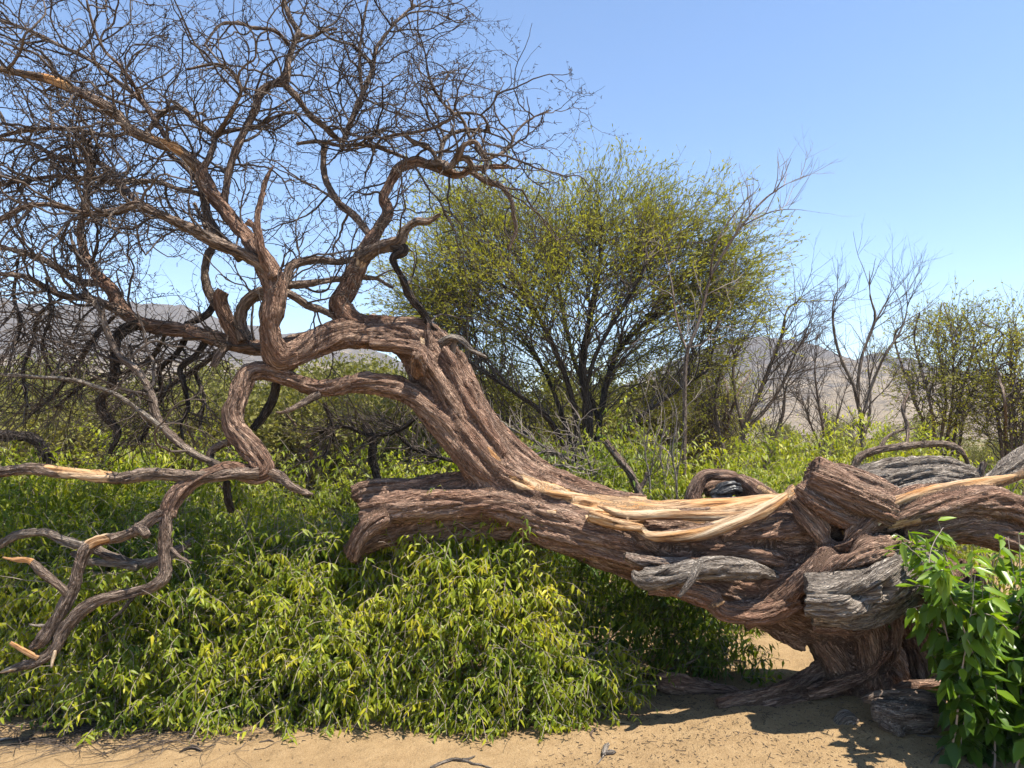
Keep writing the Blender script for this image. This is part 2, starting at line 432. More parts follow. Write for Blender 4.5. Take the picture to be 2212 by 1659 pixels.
hill('hill', 'pale sandy hill with dark scrub patches behind the bare trees',
     [(1150, 915), (1350, 830), (1500, 760), (1600, 730), (1660, 728), (1720, 738), (1780, 756), (1840, 774), (1880, 758), (1910, 764), (1950, 786), (2030, 812), (2150, 830), (2400, 850), (2900, 800), (3300, 915)], 330, 230, 17.9)

# ------------------------------------------------------------------ the fallen tree
def fuse(name, strands, mat, parent, voxel=0.0105, smooth=3, a=(0.024, 0.021, 0.009), lump=0.12, extra_fn=None, paint=None):
    """several overlapping strands grown together into one wooden surface that keeps each strand's grain"""
    mb = MB(); C = []; TT = []; NN = []; BB = []; U = []; S = []; RR = []
    for si, s in enumerate(strands):
        path = px_path(s['p'])
        c = catmull(path, 0.025); pts = c[:, :3]; r = np.maximum(c[:, 3], 0.004)
        t, n, b = frames(pts); ns = 26
        u = np.concatenate([[0], np.cumsum(np.linalg.norm(np.diff(pts, axis=0), axis=1))]) + si * 2.9
        th = np.arange(ns) * 2 * math.pi / ns
        lx = np.cos(th)[None] * r[:, None]; ly = np.sin(th)[None] * r[:, None]
        g = np.stack([np.repeat(u[:, None], ns, 1), lx, ly], -1)
        R = r[:, None] * (1 + lump * 2 * noise3(g * np.array([3, 6, 6]) + si * 5.5))
        sq = s.get('flat', 1.0)
        V = pts[:, None] + n[:, None] * (np.cos(th)[None] * R)[..., None] + b[:, None] * (np.sin(th)[None] * R)[..., None]
        if sq != 1.0:
            V = V + 0
            V[..., 1] = pts[:, None, 1] + (V[..., 1] - pts[:, None, 1]) * sq
        nv = len(pts) * ns; j = np.arange(ns); k = (j + 1) % ns; L = (len(pts) - 1) * ns
        mb.add(np.vstack([V.reshape(-1, 3), pts[:1], pts[-1:]]), ring_faces(len(pts), ns),
               np.vstack([np.stack([k, j, np.full(ns, nv)], -1), np.stack([j + L, k + L, np.full(ns, nv + 1)], -1)]))
        rep = lambda q: np.vstack([np.repeat(q, ns, 0), q[:1], q[-1:]])
        C.append(rep(pts)); TT.append(rep(t)); NN.append(rep(n)); BB.append(rep(b)); U.append(rep(u[:, None])[:, 0]); RR.append(rep(r[:, None])[:, 0])
        S.append(np.full(nv + 2, si))
    raw = mb.mesh('raw', mat)
    ro = bpy.data.objects.new('raw', raw); col.objects.link(ro)
    md = ro.modifiers.new('r', 'REMESH'); md.mode = 'VOXEL'; md.voxel_size = voxel
    dg = bpy.context.evaluated_depsgraph_get(); dg.update()
    me = bpy.data.meshes.new_from_object(ro.evaluated_get(dg))
    RV = np.concatenate(mb.V)
    bpy.data.objects.remove(ro); bpy.data.meshes.remove(raw)
    nv = len(me.vertices); V = np.zeros(nv * 3, np.float32); me.vertices.foreach_get('co', V); V = V.reshape(-1, 3).astype(float)
    E = np.zeros(len(me.edges) * 2, np.int32); me.edges.foreach_get('vertices', E); E = E.reshape(-1, 2)
    deg = np.bincount(E.ravel(), minlength=nv).astype(float)
    def avg(Q):
        o = np.zeros_like(Q)
        for c in range(Q.shape[1]):
            o[:, c] = np.bincount(E[:, 0], Q[E[:, 1], c], nv) + np.bincount(E[:, 1], Q[E[:, 0], c], nv)
        return o / deg[:, None]
    for _ in range(smooth): V = V + 0.6 * (avg(V) - V)
    kd = kdtree.KDTree(len(RV))
    for i, v in enumerate(RV): kd.insert(v, i)
    kd.balance()
    idx = np.array([kd.find(v)[1] for v in V])
    C = np.concatenate(C)[idx]; TT = np.concatenate(TT)[idx]; NN = np.concatenate(NN)[idx]; BB = np.concatenate(BB)[idx]; U = np.concatenate(U)[idx]; S = np.concatenate(S)[idx]; RR = np.concatenate(RR)[idx]
    rel = V - C
    tw = np.array([s.get('twist', 1.2) for s in strands])[S]
    g = grainize(U + (rel * TT).sum(1), (rel * NN).sum(1), (rel * BB).sum(1), tw)
    me.vertices.foreach_set('co', V.astype(np.float32).ravel()); me.update()
    nr = np.zeros(nv * 3, np.float32); me.vertices.foreach_get('normal', nr); nr = nr.reshape(-1, 3)
    rel_k = np.array([s.get('relief', 1.0) for s in strands])[S] * np.clip(RR / 0.05, 0.35, 1.0)
    for _ in range(4): rel_k = 0.5 * rel_k + 0.5 * avg(rel_k[:, None])[:, 0]
    d = bark_disp(g, 1.0, *a) * rel_k
    if extra_fn is not None: d = d + extra_fn(V, g, nr)
    edge = np.zeros(nv); dif = S[E[:, 0]] != S[E[:, 1]]; edge[E[dif].ravel()] = 1.0   # where strands meet the relief fades into a plain crease
    for _ in range(3): edge = np.maximum(edge, avg(edge[:, None])[:, 0] * 1.3)
    edge = np.clip(edge, 0, 1); ds = d.copy()
    for _ in range(10): ds = avg(ds[:, None])[:, 0]
    d = d * (1 - edge) + (ds - 0.004) * edge
    d = 0.85 * d + 0.15 * avg(d[:, None])[:, 0]
    V = V + nr * d[:, None]
    me.vertices.foreach_set('co', V.astype(np.float32).ravel())
    pale = np.array([s.get('pale', 0.0) for s in strands], float)[S]; grey = np.array([s.get('grey', 0.0) for s in strands], float)[S]
    if paint is not None:   # places where the bark has come off, as outlines on the surface
        k = F / (V[:, 1] * math.cos(PITCH) + (V[:, 2] - CAMZ) * math.sin(PITCH))
        qx = CX + V[:, 0] * k + 9 * noise3(g * np.array([4, 16, 16]) + 40)
        qy = CY - ((V[:, 2] - CAMZ) * math.cos(PITCH) - V[:, 1] * math.sin(PITCH)) * k + 5 * noise3(g * np.array([4, 16, 16]) + 80)
        for poly, val in paint:
            q = np.array(poly, float); ins = np.zeros(nv, bool)
            for (x0, y0), (x1, y1) in zip(q, np.roll(q, -1, 0)):
                ins ^= ((y0 > qy) != (y1 > qy)) & (qx < (x1 - x0) * (qy - y0) / (y1 - y0 + 1e-9) + x0)
            pale = np.where(ins & (nr[:, 2] > -0.75), val, pale)
    for _ in range(3): grey = 0.5 * grey + 0.5 * avg(grey[:, None])[:, 0]; pale = 0.5 * pale + 0.5 * avg(pale[:, None])[:, 0]
    me.attributes.new('grain', 'FLOAT_VECTOR', 'POINT').data.foreach_set('vector', g.astype(np.float32).ravel())
    me.attributes.new('pale', 'FLOAT', 'POINT').data.foreach_set('value', pale.astype(np.float32))
    me.attributes.new('grey', 'FLOAT', 'POINT').data.foreach_set('value', grey.astype(np.float32))
    me.materials.clear(); me.materials.append(mat); me.name = name
    me.polygons.foreach_set('use_smooth', np.ones(len(me.polygons), bool)); me.update()
    return link(bpy.data.objects.new(name, me), parent)

tree = empty('fallen_tree')
tag(tree, 'huge gnarled fallen tree with twisted brown trunk and bare twiggy crown', 'tree')
def S_(*p, **k): return dict(p=list(p), **k)
trunk_strands = [
    # body from the root crown through the lying trunk, the leaning rise and the arch
    S_((1900,1230,4.50,105),(1780,1200,4.45,112),(1640,1190,4.42,96),(1500,1176,4.42,82),(1340,1138,4.42,66),(1200,1098,4.42,58),(1110,1045,4.42,52),(1050,975,4.42,50),(1000,905,4.42,52),(962,845,4.42,52),(930,790,4.42,48),(900,752,4.42,40),(862,730,4.42,35),(804,720,4.42,32),(740,721,4.38,33),(690,740,4.34,31),(650,762,4.28,28),(610,772,4.22,28), twist=1.0),
    S_((1800,1330,4.42,80),(1680,1285,4.30,62),(1540,1245,4.27,50),(1420,1208,4.27,46),(1300,1170,4.27,44),(1180,1128,4.25,42),(1080,1090,4.22,36),(960,1088,4.22,34),(850,1098,4.22,35),(775,1108,4.22,32), twist=0.6),
    S_((1740,1352,4.40,52),(1600,1290,4.36,44),(1480,1252,4.38,40),(1360,1212,4.40,42),(1220,1160,4.40,42),(1100,1130,4.38,40),(970,1128,4.36,40),(860,1146,4.35,34),(790,1168,4.34,30),(752,1200,4.33,26)),
    S_((1180,1082,4.36,36),(1080,1052,4.36,36),(980,1052,4.34,30),(880,1056,4.34,26),(800,1058,4.33,27),(762,1070,4.33,22)),
    S_((840,1110,4.18,22),(800,1130,4.18,24),(770,1165,4.18,20),(755,1205,4.2,16)),
    # the leaning rise: right edge, front ropes, left rope that leaves as the low limb
    S_((1400,1082,4.5,16),(1290,1064,4.5,20),(1170,1018,4.5,22),(1090,948,4.5,22),(1040,880,4.5,24),(1005,822,4.5,26),(972,772,4.5,26),(938,730,4.5,24),(900,705,4.46,20),(840,698,4.44,17),(770,697,4.42,16)),
    S_((1160,1070,4.32,26),(1080,1020,4.28,28),(1024,950,4.26,26),(985,890,4.26,24),(952,835,4.26,22),(925,790,4.26,20),(905,760,4.28,17),(860,748,4.28,16),(800,742,4.28,14)),
    S_((1110,1075,4.3,32),(1040,1026,4.28,34),(1000,975,4.27,34),(962,920,4.27,33),(920,875,4.28,29),(880,848,4.3,25),(837,832,4.3,23),(790,827,4.3,22),(737,833,4.3,21)),
    S_((1080,985,4.3,18),(1050,925,4.28,20),(1020,870,4.28,20),(985,810,4.3,18),(955,760,4.34,16)),
    # debarked top slab, second ridge and the pale lip
    S_((1180,1068,4.42,24),(1260,1092,4.40,28),(1340,1110,4.39,34),(1450,1114,4.39,37),(1560,1112,4.39,37),(1640,1104,4.40,35),(1720,1096,4.42,30), relief=0.22),
    S_((1290,1092,4.24,4),(1350,1112,4.20,10),(1454,1112,4.18,12),(1520,1115,4.18,12),(1590,1114,4.19,10),(1650,1102,4.24,5), relief=0.25),
    S_((1350,1140,4.22,4),(1400,1158,4.15,12),(1450,1160,4.11,16),(1510,1152,4.09,17),(1565,1135,4.09,17),(1625,1113,4.11,16),(1686,1082,4.16,14),(1716,1052,4.22,10), relief=0.3),
    S_((1040,1000,4.40,6),(1100,1036,4.33,8),(1160,1058,4.28,8),(1240,1074,4.28,6), pale=0.4, relief=0.5),
    S_((1270,1110,4.17,14),(1330,1130,4.14,14),(1390,1140,4.13,10), pale=0.45, relief=0.8),
    # wood between the lip and the root crown
    S_((1460,1180,4.32,14),(1520,1186,4.24,22),(1590,1190,4.17,20),(1650,1200,4.16,18),(1710,1216,4.20,14),(1760,1230,4.3,8), relief=0.8),
    S_((1560,1160,4.24,26),(1650,1150,4.2,32),(1720,1140,4.2,30),(1770,1150,4.2,26)),
    S_((1700,1068,4.22,20),(1728,1100,4.14,22),(1762,1140,4.10,24),(1790,1182,4.10,24),(1776,1222,4.12,22),(1720,1245,4.15,22),(1640,1262,4.18,24)),
    S_((1600,1335,4.20,26),(1680,1295,4.12,26),(1740,1245,4.06,22),(1793,1193,4.04,20),(1855,1145,4.08,20),(1905,1105,4.14,22),(1960,1080,4.22,24),(2030,1068,4.28,26)),
    S_((1740,1280,4.06,24),(1782,1228,4.02,28),(1834,1195,4.02,32),(1890,1186,4.06,32),(1960,1192,4.12,30),(2030,1200,4.2,28)),
    S_((1900,1130,4.18,24),(1960,1108,4.16,28),(2030,1090,4.18,32),(2110,1082,4.22,32),(2180,1094,4.26,30),(2225,1130,4.3,30),(2260,1180,4.3,28), grey=0.25),
    S_((1940,1160,4.22,30),(2020,1140,4.25,36),(2110,1140,4.28,36),(2200,1170,4.3,34)),
    S_((1834,1155,4.12,8),(1890,1112,4.10,10),(1935,1082,4.12,11),(2022,1058,4.18,11),(2136,1040,4.26,10),(2230,1022,4.3,10), pale=0.5, relief=0.4),
    # base, roots and the leg that closes the dark hollow
    S_((1800,1320,4.5,80),(1838,1400,4.54,84),(1850,1455,4.56,92),(1850,1530,4.58,108)),
    S_((1756,1346,4.36,34),(1790,1392,4.32,34),(1816,1436,4.34,36),(1830,1490,4.36,44)),
    S_((1870,1330,4.26,40),(1880,1390,4.26,36),(1882,1440,4.28,36),(1880,1500,4.30,46)),
    S_((1930,1320,4.22,20),(1936,1370,4.20,13),(1930,1420,4.20,11),(1922,1460,4.22,14),(1905,1500,4.25,20)),
    S_((1928,1402,4.14,6),(1916,1420,4.16,8),(1896,1440,4.2,10),(1860,1462,4.22,12),(1800,1480,4.22,15),(1740,1496,4.24,16)),
    S_((1960,1250,4.7,60),(1975,1340,4.78,66),(1985,1430,4.82,70),(1985,1560,4.85,80)),
    S_((2050,1240,4.5,60),(2070,1330,4.6,60),(2080,1420,4.66,64),(2080,1530,4.7,80)),
    S_((1820,1440,4.4,34),(1765,1458,4.42,24),(1715,1482,4.38,22),(1640,1502,4.30,18),(1580,1514,4.25,16),(1545,1524,4.22,13)),
    S_((1830,1500,4.36,30),(1760,1512,4.30,26),(1680,1520,4.28,18),(1610,1530,4.26,12)),
    S_((1660,1500,4.42,16),(1590,1498,4.46,19),(1520,1490,4.5,20),(1460,1476,4.5,20),(1420,1470,4.5,14)),
    S_((1850,1500,4.26,26),(1920,1490,4.24,16),(1990,1478,4.24,10),(2040,1480,4.26,12)),
    # upper weathered logs of the root crown
    S_((1850,1024,4.5,15),(1938,1008,4.52,17),(2001,1000,4.52,17),(2063,1004,4.54,15),(2112,1018,4.56,7), grey=0.85, relief=1.2),
    S_((1870,1046,4.42,20),(1950,1030,4.42,20),(2010,1020,4.44,18),(2070,1024,4.46,14),(2120,1028,4.5,6), grey=0.8, relief=1.2),
    S_((1920,1072,4.34,14),(1990,1052,4.32,15),(2040,1042,4.32,13),(2086,1040,4.34,9), grey=0.75, relief=1.1),
    S_((1880,1090,4.5,50),(1980,1075,4.52,44),(2080,1070,4.55,42)),
    S_((2105,1060,4.5,13),(2117,1030,4.5,11),(2127,996,4.5,10), grey=0.5),
    S_((2130,1045,4.55,16),(2180,1010,4.6,18),(2240,965,4.7,22), grey=0.8),
    S_((2110,1052,4.3,10),(2170,1040,4.3,12),(2240,1012,4.3,14), pale=0.4, grey=0.4),
]
def trunk_extra(V, g, nr):
    d = np.zeros(len(V))
    def pit(x, y, dep, rx, ry, depth, rd=0.25):
        c = P(x, y, dep)
        q = ((V[:, 0] - c[0]) / (rx * dep / F)) ** 2 + ((V[:, 2] - c[2]) / (ry * dep / F)) ** 2 + ((V[:, 1] - c[1]) / rd) ** 2
        return -depth * np.exp(-q * 1.3)
    d += pit(1808, 1166, 4.1, 26, 20, 0.14)          # dark hole under the cut stub
    d += pit(1450, 1192, 4.15, 70, 15, 0.10)         # long cavity below the lip
    d += pit(1660, 1172, 4.15, 40, 8, 0.06)
    d += pit(1555, 1266, 4.1, 26, 14, 0.08)
    d += pit(1905, 1440, 4.3, 22, 22, 0.10)
    d += pit(800, 1100, 4.15, 50, 6, 0.03)
    d += pit(880, 726, 4.3, 26, 6, 0.05)
    return d
trunk_paint = [([(1120,1022),(1250,1064),(1330,1074),(1690,1064),(1716,1044),(1728,1060),(1650,1118),(1570,1150),(1490,1172),(1410,1172),(1382,1150),(1330,1122),(1240,1090),(1140,1048)], 0.95),
    ([(1385,1126),(1450,1122),(1560,1130),(1500,1144),(1440,1148),(1400,1146)], 0.1), ([(1462,1097),(1540,1094),(1540,1104),(1465,1104)], 0.2),
    ([(1262,1112),(1318,1118),(1322,1134),(1268,1132)], 0.7), ([(1080,1016),(1150,1046),(1180,1062),(1120,1060)], 0.6), ([(1052,960),(1078,985),(1090,1005),(1062,985)], 0.8),
    ([(1895,1128),(1990,1120),(1992,1136),(1900,1146)], 0.8), ([(905,722),(920,725),(918,745),(908,742)], 0.7), ([(1180,1100),(1204,1102),(1200,1108),(1182,1106)], 0.9)]
fuse('trunk', trunk_strands, M_bark, tree, extra_fn=trunk_extra, paint=trunk_paint)
snag = [
    S_((1366,1232,4.02,5),(1384,1250,3.99,20),(1434,1246,3.97,23),(1496,1232,3.96,22),(1538,1226,3.97,23),(1621,1228,4.03,20),(1665,1240,4.12,14),(1710,1254,4.25,8), grey=0.8, relief=0.9),
    S_((1400,1268,4.04,16),(1470,1272,4.02,22),(1530,1290,4.03,24),(1565,1318,4.06,20),(1640,1322,4.1,26),(1720,1290,4.12,26), grey=0.15),
    S_((1346,1200,4.08,12),(1380,1210,4.08,17),(1420,1219,4.1,17),(1500,1224,4.14,15), grey=0.45, relief=0.9),
    S_((1512,1214,3.95,8),(1502,1240,3.90,8),(1486,1264,3.87,7),(1466,1290,3.85,4.5), grey=0.9, relief=0.5),
    S_((1534,1306,4.0,7),(1550,1308,3.98,6),(1566,1297,3.97,4), pale=0.6, grey=0.7, relief=0.3),
]
def snag_extra(V, g, nr):
    c = P(1428, 1236, 3.95); q = ((V[:, 0] - c[0]) / 0.045) ** 2 + ((V[:, 2] - c[2]) / 0.018) ** 2
    return -0.06 * np.exp(-q * 1.2)
fuse('root_snag', snag, M_bark, tree, voxel=0.007, extra_fn=snag_extra, a=(0.016, 0.014, 0.007))
burl = [
    S_((1740,1292,3.90,38),(1780,1296,3.87,40),(1840,1290,3.87,42),(1900,1268,3.90,44),(1960,1235,3.96,42),(2010,1205,4.05,40), grey=0.9),
    S_((1742,1268,3.94,22),(1800,1262,3.93,22),(1876,1248,3.94,22),(1930,1222,3.98,22),(1980,1196,4.04,22), grey=1.0),
    S_((1750,1328,3.92,22),(1810,1336,3.90,24),(1860,1340,3.92,22),(1920,1310,3.98,26),(1960,1280,4.05,30), grey=0.6),
    S_((1758,1352,3.98,12),(1810,1356,3.98,13),(1850,1362,4.0,10),(1900,1340,4.1,14), grey=0.2, pale=0.2),
    S_((1960,1240,4.0,36),(2010,1280,4.05,34),(2050,1310,4.1,30), grey=0.5),
]
def burl_extra(V, g, nr):
    d = np.zeros(len(V))
    for x, y, dep, rx, ry, h in ((1800, 1262, 3.9, 36, 8, 0.09), (1862, 1288, 3.8, 26, 18, 0.12), (1918, 1272, 3.8, 11, 18, 0.10), (1890, 1312, 3.8, 26, 8, 0.04), (1770, 1310, 3.8, 20, 7, 0.03)):
        c = P(x, y, dep); q = ((V[:, 0] - c[0]) / (rx * dep / F)) ** 2 + ((V[:, 2] - c[2]) / (ry * dep / F)) ** 2
        d -= h * np.exp(-q * 1.3)
    return d
fuse('sawn_burl', burl, M_bark, tree, voxel=0.0075, extra_fn=burl_extra, a=(0.02, 0.018, 0.008))
fuse('cut_stub', [
    S_((1748,1022,4.12,40),(1800,1050,4.10,42),(1850,1080,4.12,44),(1905,1112,4.2,44)),
    S_((1722,1052,4.10,12),(1760,1084,4.06,20),(1800,1108,4.06,22),(1850,1128,4.1,22),(1890,1130,4.16,20)),
    S_((1772,998,4.2,10),(1820,1016,4.2,18),(1880,1046,4.2,22),(1935,1075,4.24,18), grey=0.3)],
    M_bark, tree, voxel=0.0075, a=(0.018, 0.017, 0.008))

crown = []   # limbs that carry twigs: (control path in metres, twig weight)
def limb(pts, name='limb', w=0.0, mat=None, **k):
    path = px_path(pts); mb = MB(); limb_mb(mb, path, **k)
    o = mb.build(name, mat or M_limb, tree)
    if w: crown.append((path, w))
    return o
# rise from the arch, centre
limb([(640,770,4.26,26),(604,772,4.22,29),(588,745,4.18,26),(582,715,4.16,24),(588,672,4.15,26),(593,625,4.15,25),(582,584,4.15,24),(560,548,4.16,21),(538,515,4.17,17),(513,488,4.18,15),(482,446,4.2,16),(450,404,4.2,15),(432,362,4.2,13)], w=0.5, mat=M_bark)
limb([(432,366,4.2,13),(383,323,4.1,12.5),(333,303,4.05,12),(283,280,4.0,12.5),(247,243,3.95,11),(213,220,3.9,12),(167,197,3.85,11),(100,170,3.8,9.5),(43,157,3.75,8),(0,147,3.7,7),(-120,120,3.6,5)], w=1.5, pale_fn=lambda s: torn(s, .55, .68, 0.8) + torn(s, .08, .2, 0.7))
limb([(484,452,4.2,9),(487,417,4.2,8.5),(493,377,4.22,8),(510,323,4.25,8.5),(533,273,4.3,9),(553,233,4.32,9),(563,200,4.35,9),(587,183,4.36,8.5),(617,173,4.38,8.5),(623,127,4.4,7),(637,90,4.42,7),(645,70,4.43,7),(627,40,4.45,6),(613,0,4.48,5.5),(600,-70,4.5,4.5)], w=1.3)
limb([(645,74,4.43,5),(673,80,4.45,4.5),(700,67,4.5,4),(727,62,4.55,3)], w=1)
limb([(625,97,4.4,5),(593,67,4.3,4.5),(547,60,4.2,4),(523,52,4.15,4),(477,53,4.1,3.5),(440,100,4.05,3)], w=1.4)
limb([(612,178,4.38,8),(643,213,4.4,7),(667,247,4.45,7),(693,267,4.5,7.5),(720,292,4.55,7),(740,305,4.58,6),(750,283,4.6,6.5),(770,233,4.62,6.5),(784,200,4.65,6),(804,150,4.7,5),(816,100,4.75,4),(854,50,4.8,3.2),(897,10,4.85,2.5)], w=1.5)
limb([(784,200,4.65,4.5),(777,150,4.6,4),(780,83,4.6,3.2),(794,0,4.6,2.5)], w=1.3)
limb([(640,310,4.5,4),(690,306,4.54,4.5),(737,315,4.58,4.5),(780,312,4.6,4.5),(830,323,4.6,4.5),(884,345,4.55,4)], w=1.2)
limb([(365,307,4.08,6),(333,257,4.1,5.5),(300,213,4.12,5.5),(260,180,4.15,5),(200,133,4.2,4.5),(133,100,4.25,4),(67,67,4.3,4),(0,43,4.35,3.5),(-60,20,4.4,3)], w=2)
limb([(305,215,4.12,4.5),(287,180,4.0,4),(260,143,3.95,3.8),(227,110,3.9,3.5),(203,60,3.85,3.2),(187,0,3.8,2.8)], w=1.6)
limb([(434,366,4.2,9),(447,350,4.2,8),(460,317,4.25,6.5),(467,293,4.3,6),(510,280,4.35,5),(547,277,4.4,5),(600,250,4.45,4),(640,240,4.5,3)], w=1.5)
limb([(464,300,4.28,6),(460,290,4.3,5.5),(423,263,4.35,5.5),(390,233,4.4,5.5),(353,243,4.45,5.5),(320,283,4.5,5)], w=1.5)
limb([(466,295,4.28,5),(500,240,4.1,4.5),(520,190,4.05,4),(480,140,4.0,3.5),(400,150,3.95,3)], w=1.5)
limb([(585,590,4.12,15),(530,550,4.08,13),(467,523,4.05,13),(400,487,4.0,11.5),(333,457,3.95,9.5),(293,443,3.92,8.5),(247,457,3.9,8),(190,463,3.85,7),(133,447,3.8,7),(67,443,3.75,6.5),(0,473,3.7,6),(-80,500,3.65,5)], w=1.6)
limb([(590,600,4.1,13),(567,550,4.06,12),(558,505,4.04,9),(557,467,4.04,7),(570,400,4.05,5),(580,375,4.05,4),(593,357,4.05,1.5)], mat=M_bark)
limb([(562,520,4.05,8),(548,490,4.04,7),(533,477,4.02,7)], name='stub', mat=M_bark)
limb([(520,560,4.2,10),(493,530,4.22,10),(467,500,4.24,10),(447,463,4.26,9.5),(440,430,4.27,9),(432,400,4.28,8),(405,365,4.35,6),(362,330,4.45,5)], w=1)
limb([(430,420,4.26,6),(383,407,4.3,6),(333,393,4.35,5.5),(233,390,4.45,5),(167,383,4.5,5),(100,383,4.55,4.5),(0,400,4.6,4),(-60,410,4.6,3)], w=2)
limb([(300,445,3.95,6),(277,413,4.1,6),(247,383,4.2,5.5),(217,353,4.3,5),(133,343,4.4,5),(67,310,4.5,4.5),(0,300,4.6,4),(-60,290,4.6,3)], w=2)
limb([(285,282,4.0,5),(245,295,4.2,4.5),(200,287,4.3,4.5),(133,277,4.4,4.5),(50,283,4.5,4.5),(-20,300,4.6,4)], w=2)
# low-left limb
limb([(700,722,4.45,20),(640,742,4.45,18),(563,750,4.42,17),(500,738,4.42,17.5),(430,722,4.42,16),(350,710,4.42,15.5),(300,698,4.42,15),(265,668,4.42,15),(240,628,4.42,14),(200,586,4.45,11.5),(180,548,4.48,10),(176,500,4.5,8),(182,450,4.55,7),(193,367,4.6,6),(190,300,4.65,5)], w=1.0, mat=M_bark)
limb([(520,742,4.4,17),(505,716,4.38,16),(490,690,4.36,15),(478,660,4.34,14.5),(476,640,4.33,14),(482,628,4.33,13)], name='stub', mat=M_bark)
limb([(470,665,4.36,9),(452,632,4.4,10),(443,593,4.42,9.5),(449,553,4.45,9),(458,530,4.5,7),(440,480,4.6,5),(420,440,4.7,4)], w=0.8)
limb([(528,735,4.36,15),(518,690,4.34,12.5),(530,656,4.32,12.5),(567,630,4.3,12),(617,617,4.32,9.5),(667,613,4.35,7.5),(737,603,4.4,6.5),(800,600,4.5,5),(850,620,4.6,4)], w=0.8)
limb([(596,640,4.2,11),(617,606,4.3,10.5),(632,574,4.35,10),(680,562,4.4,9),(737,565,4.5,7),(790,552,4.6,6)], w=0.8)
limb([(598,622,4.25,8),(640,642,4.3,9),(665,660,4.36,8.5),(700,672,4.4,8),(735,692,4.42,9)], w=0.6)
limb([(255,655,4.42,9),(230,615,4.5,8),(180,610,4.6,8),(140,590,4.7,7.5),(90,560,4.8,7),(30,540,4.9,6),(-40,530,5,5)], w=2)
limb([(270,680,4.4,9),(200,645,4.3,8.5),(140,640,4.2,8),(100,622,4.1,7),(60,600,4.0,6),(0,590,3.9,5)], w=2)
limb([(300,700,4.4,12),(265,714,4.36,12),(250,742,4.34,11),(248,803,4.32,10),(238,838,4.3,10),(217,862,4.3,9),(218,888,4.3,9),(235,906,4.28,8),(255,936,4.26,7),(235,980,4.25,5)], w=0.6, mat=M_dead)
limb([(450,728,4.45,8),(425,765,4.46,7),(390,795,4.46,6.5),(398,830,4.45,6),(406,880,4.44,5),(392,915,4.42,4),(395,950,4.4,3)], w=1, mat=M_dead)
limb([(405,725,4.48,7),(380,765,4.5,6),(345,800,4.55,5),(350,850,4.6,4)], w=1, mat=M_dead)
limb([(492,744,4.36,9),(474,768,4.32,9.5),(460,792,4.3,7)], name='stub')
limb([(400,700,4.5,6),(430,690,4.55,7),(455,672,4.6,8),(468,640,4.62,6)], mat=M_dead)
# low limb that hangs into the shrub
limb([(760,829,4.3,21),(710,838,4.29,19),(667,836,4.27,17.5),(630,822,4.25,18),(600,810,4.23,17.5),(566,799,4.2,18),(535,806,4.17,21),(524,830,4.15,22),(513,863,4.12,20),(502,893,4.1,22),(510,926,4.08,24),(533,953,4.06,25),(557,983,4.05,25),(570,1012,4.04,25),(560,1024,4.03,22),(533,1021,4.02,19),(493,1011,4.0,17),(433,1032,3.96,17.5),(393,1058,3.93,18),(366,1092,3.9,18),(360,1116,3.89,16)], lump=0.2, mat=M_bark)
limb([(560,1012,4.04,16),(600,1030,4.03,13),(633,1052,4.02,9),(655,1062,4.01,6),(676,1067,4.0,1.5)])
limb([(362,1108,3.89,14),(359,1140,3.87,13.5),(357,1190,3.85,13.5),(359,1235,3.83,14),(347,1256,3.82,12.5),(317,1271,3.82,11),(267,1285,3.81,11),(217,1294,3.8,12),(183,1314,3.79,13.5),(157,1340,3.78,13.5),(133,1368,3.77,13),(117,1400,3.76,12),(87,1426,3.75,11),(43,1440,3.74,8),(2,1452,3.73,3.5)], pale_fn=lambda s: torn(s, .92, 2, 0.6))
limb([(362,1105,3.89,14),(333,1118,3.86,13),(300,1143,3.84,13),(260,1160,3.83,11),(213,1170,3.82,12),(187,1187,3.81,13.5),(173,1220,3.8,13),(160,1266,3.79,13.5),(143,1300,3.78,13),(117,1346,3.77,13),(93,1380,3.76,14),(67,1402,3.75,7)], pale_fn=lambda s: torn(s, .28, .42, 0.6))
limb([(150,1288,3.78,9),(135,1272,3.76,9),(110,1250,3.74,9.5),(80,1224,3.72,9),(64,1211,3.71,7),(36,1209,3.7,5),(6,1204,3.69,1.5)], pale_fn=lambda s: torn(s, .62, 2, 0.9))
limb([(22,1388,3.7,4),(50,1405,3.72,5.5),(82,1422,3.74,6)], name='stub', pale=0.5)
limb([(370,1185,3.85,5),(388,1203,3.82,4.5),(414,1217,3.8,3)], name='stub')
limb([(292,1284,3.81,5),(270,1312,3.8,4),(232,1347,3.78,2)], name='stub', mat=M_dead)
limb([(296,1138,3.83,9),(308,1146,3.78,11),(318,1158,3.76,9)], name='stub')
limb([(100,1352,3.77,3.5),(80,1351,3.74,3),(62,1349,3.72,1.5)], name='stub', grey=0.9)
limb([(120,1404,3.75,5),(114,1425,3.74,4),(112,1442,3.73,2)], name='stub', pale=0.6)
limb([(560,1022,4.0,14),(500,1026,3.97,12),(433,1031,3.95,12.5),(333,1024,3.92,13.5),(267,1033,3.9,13),(223,1031,3.88,12.5),(133,1021,3.85,12),(67,1012,3.83,12),(0,1019,3.8,11),(-160,1035,3.75,9)], pale_fn=lambda s: torn(s, .44, .62, 0.75))
limb([(480,1008,4.0,8),(450,995,4.02,7.5),(417,980,4.04,8.5),(367,938,4.06,9),(340,903,4.07,8.5),(327,853,4.08,8),(300,803,4.1,8),(260,770,4.12,7.5),(233,720,4.14,6.5),(213,663,4.15,6),(180,620,4.15,5),(166,553,4.16,4),(150,500,4.18,3)], w=0.5, grey=0.35)
limb([(350,924,4.05,6),(300,886,4.0,6),(250,853,3.96,5.5),(167,823,3.9,5),(67,813,3.82,4),(0,808,3.78,3.5),(-80,800,3.7,3)], w=0.6, grey=0.7)
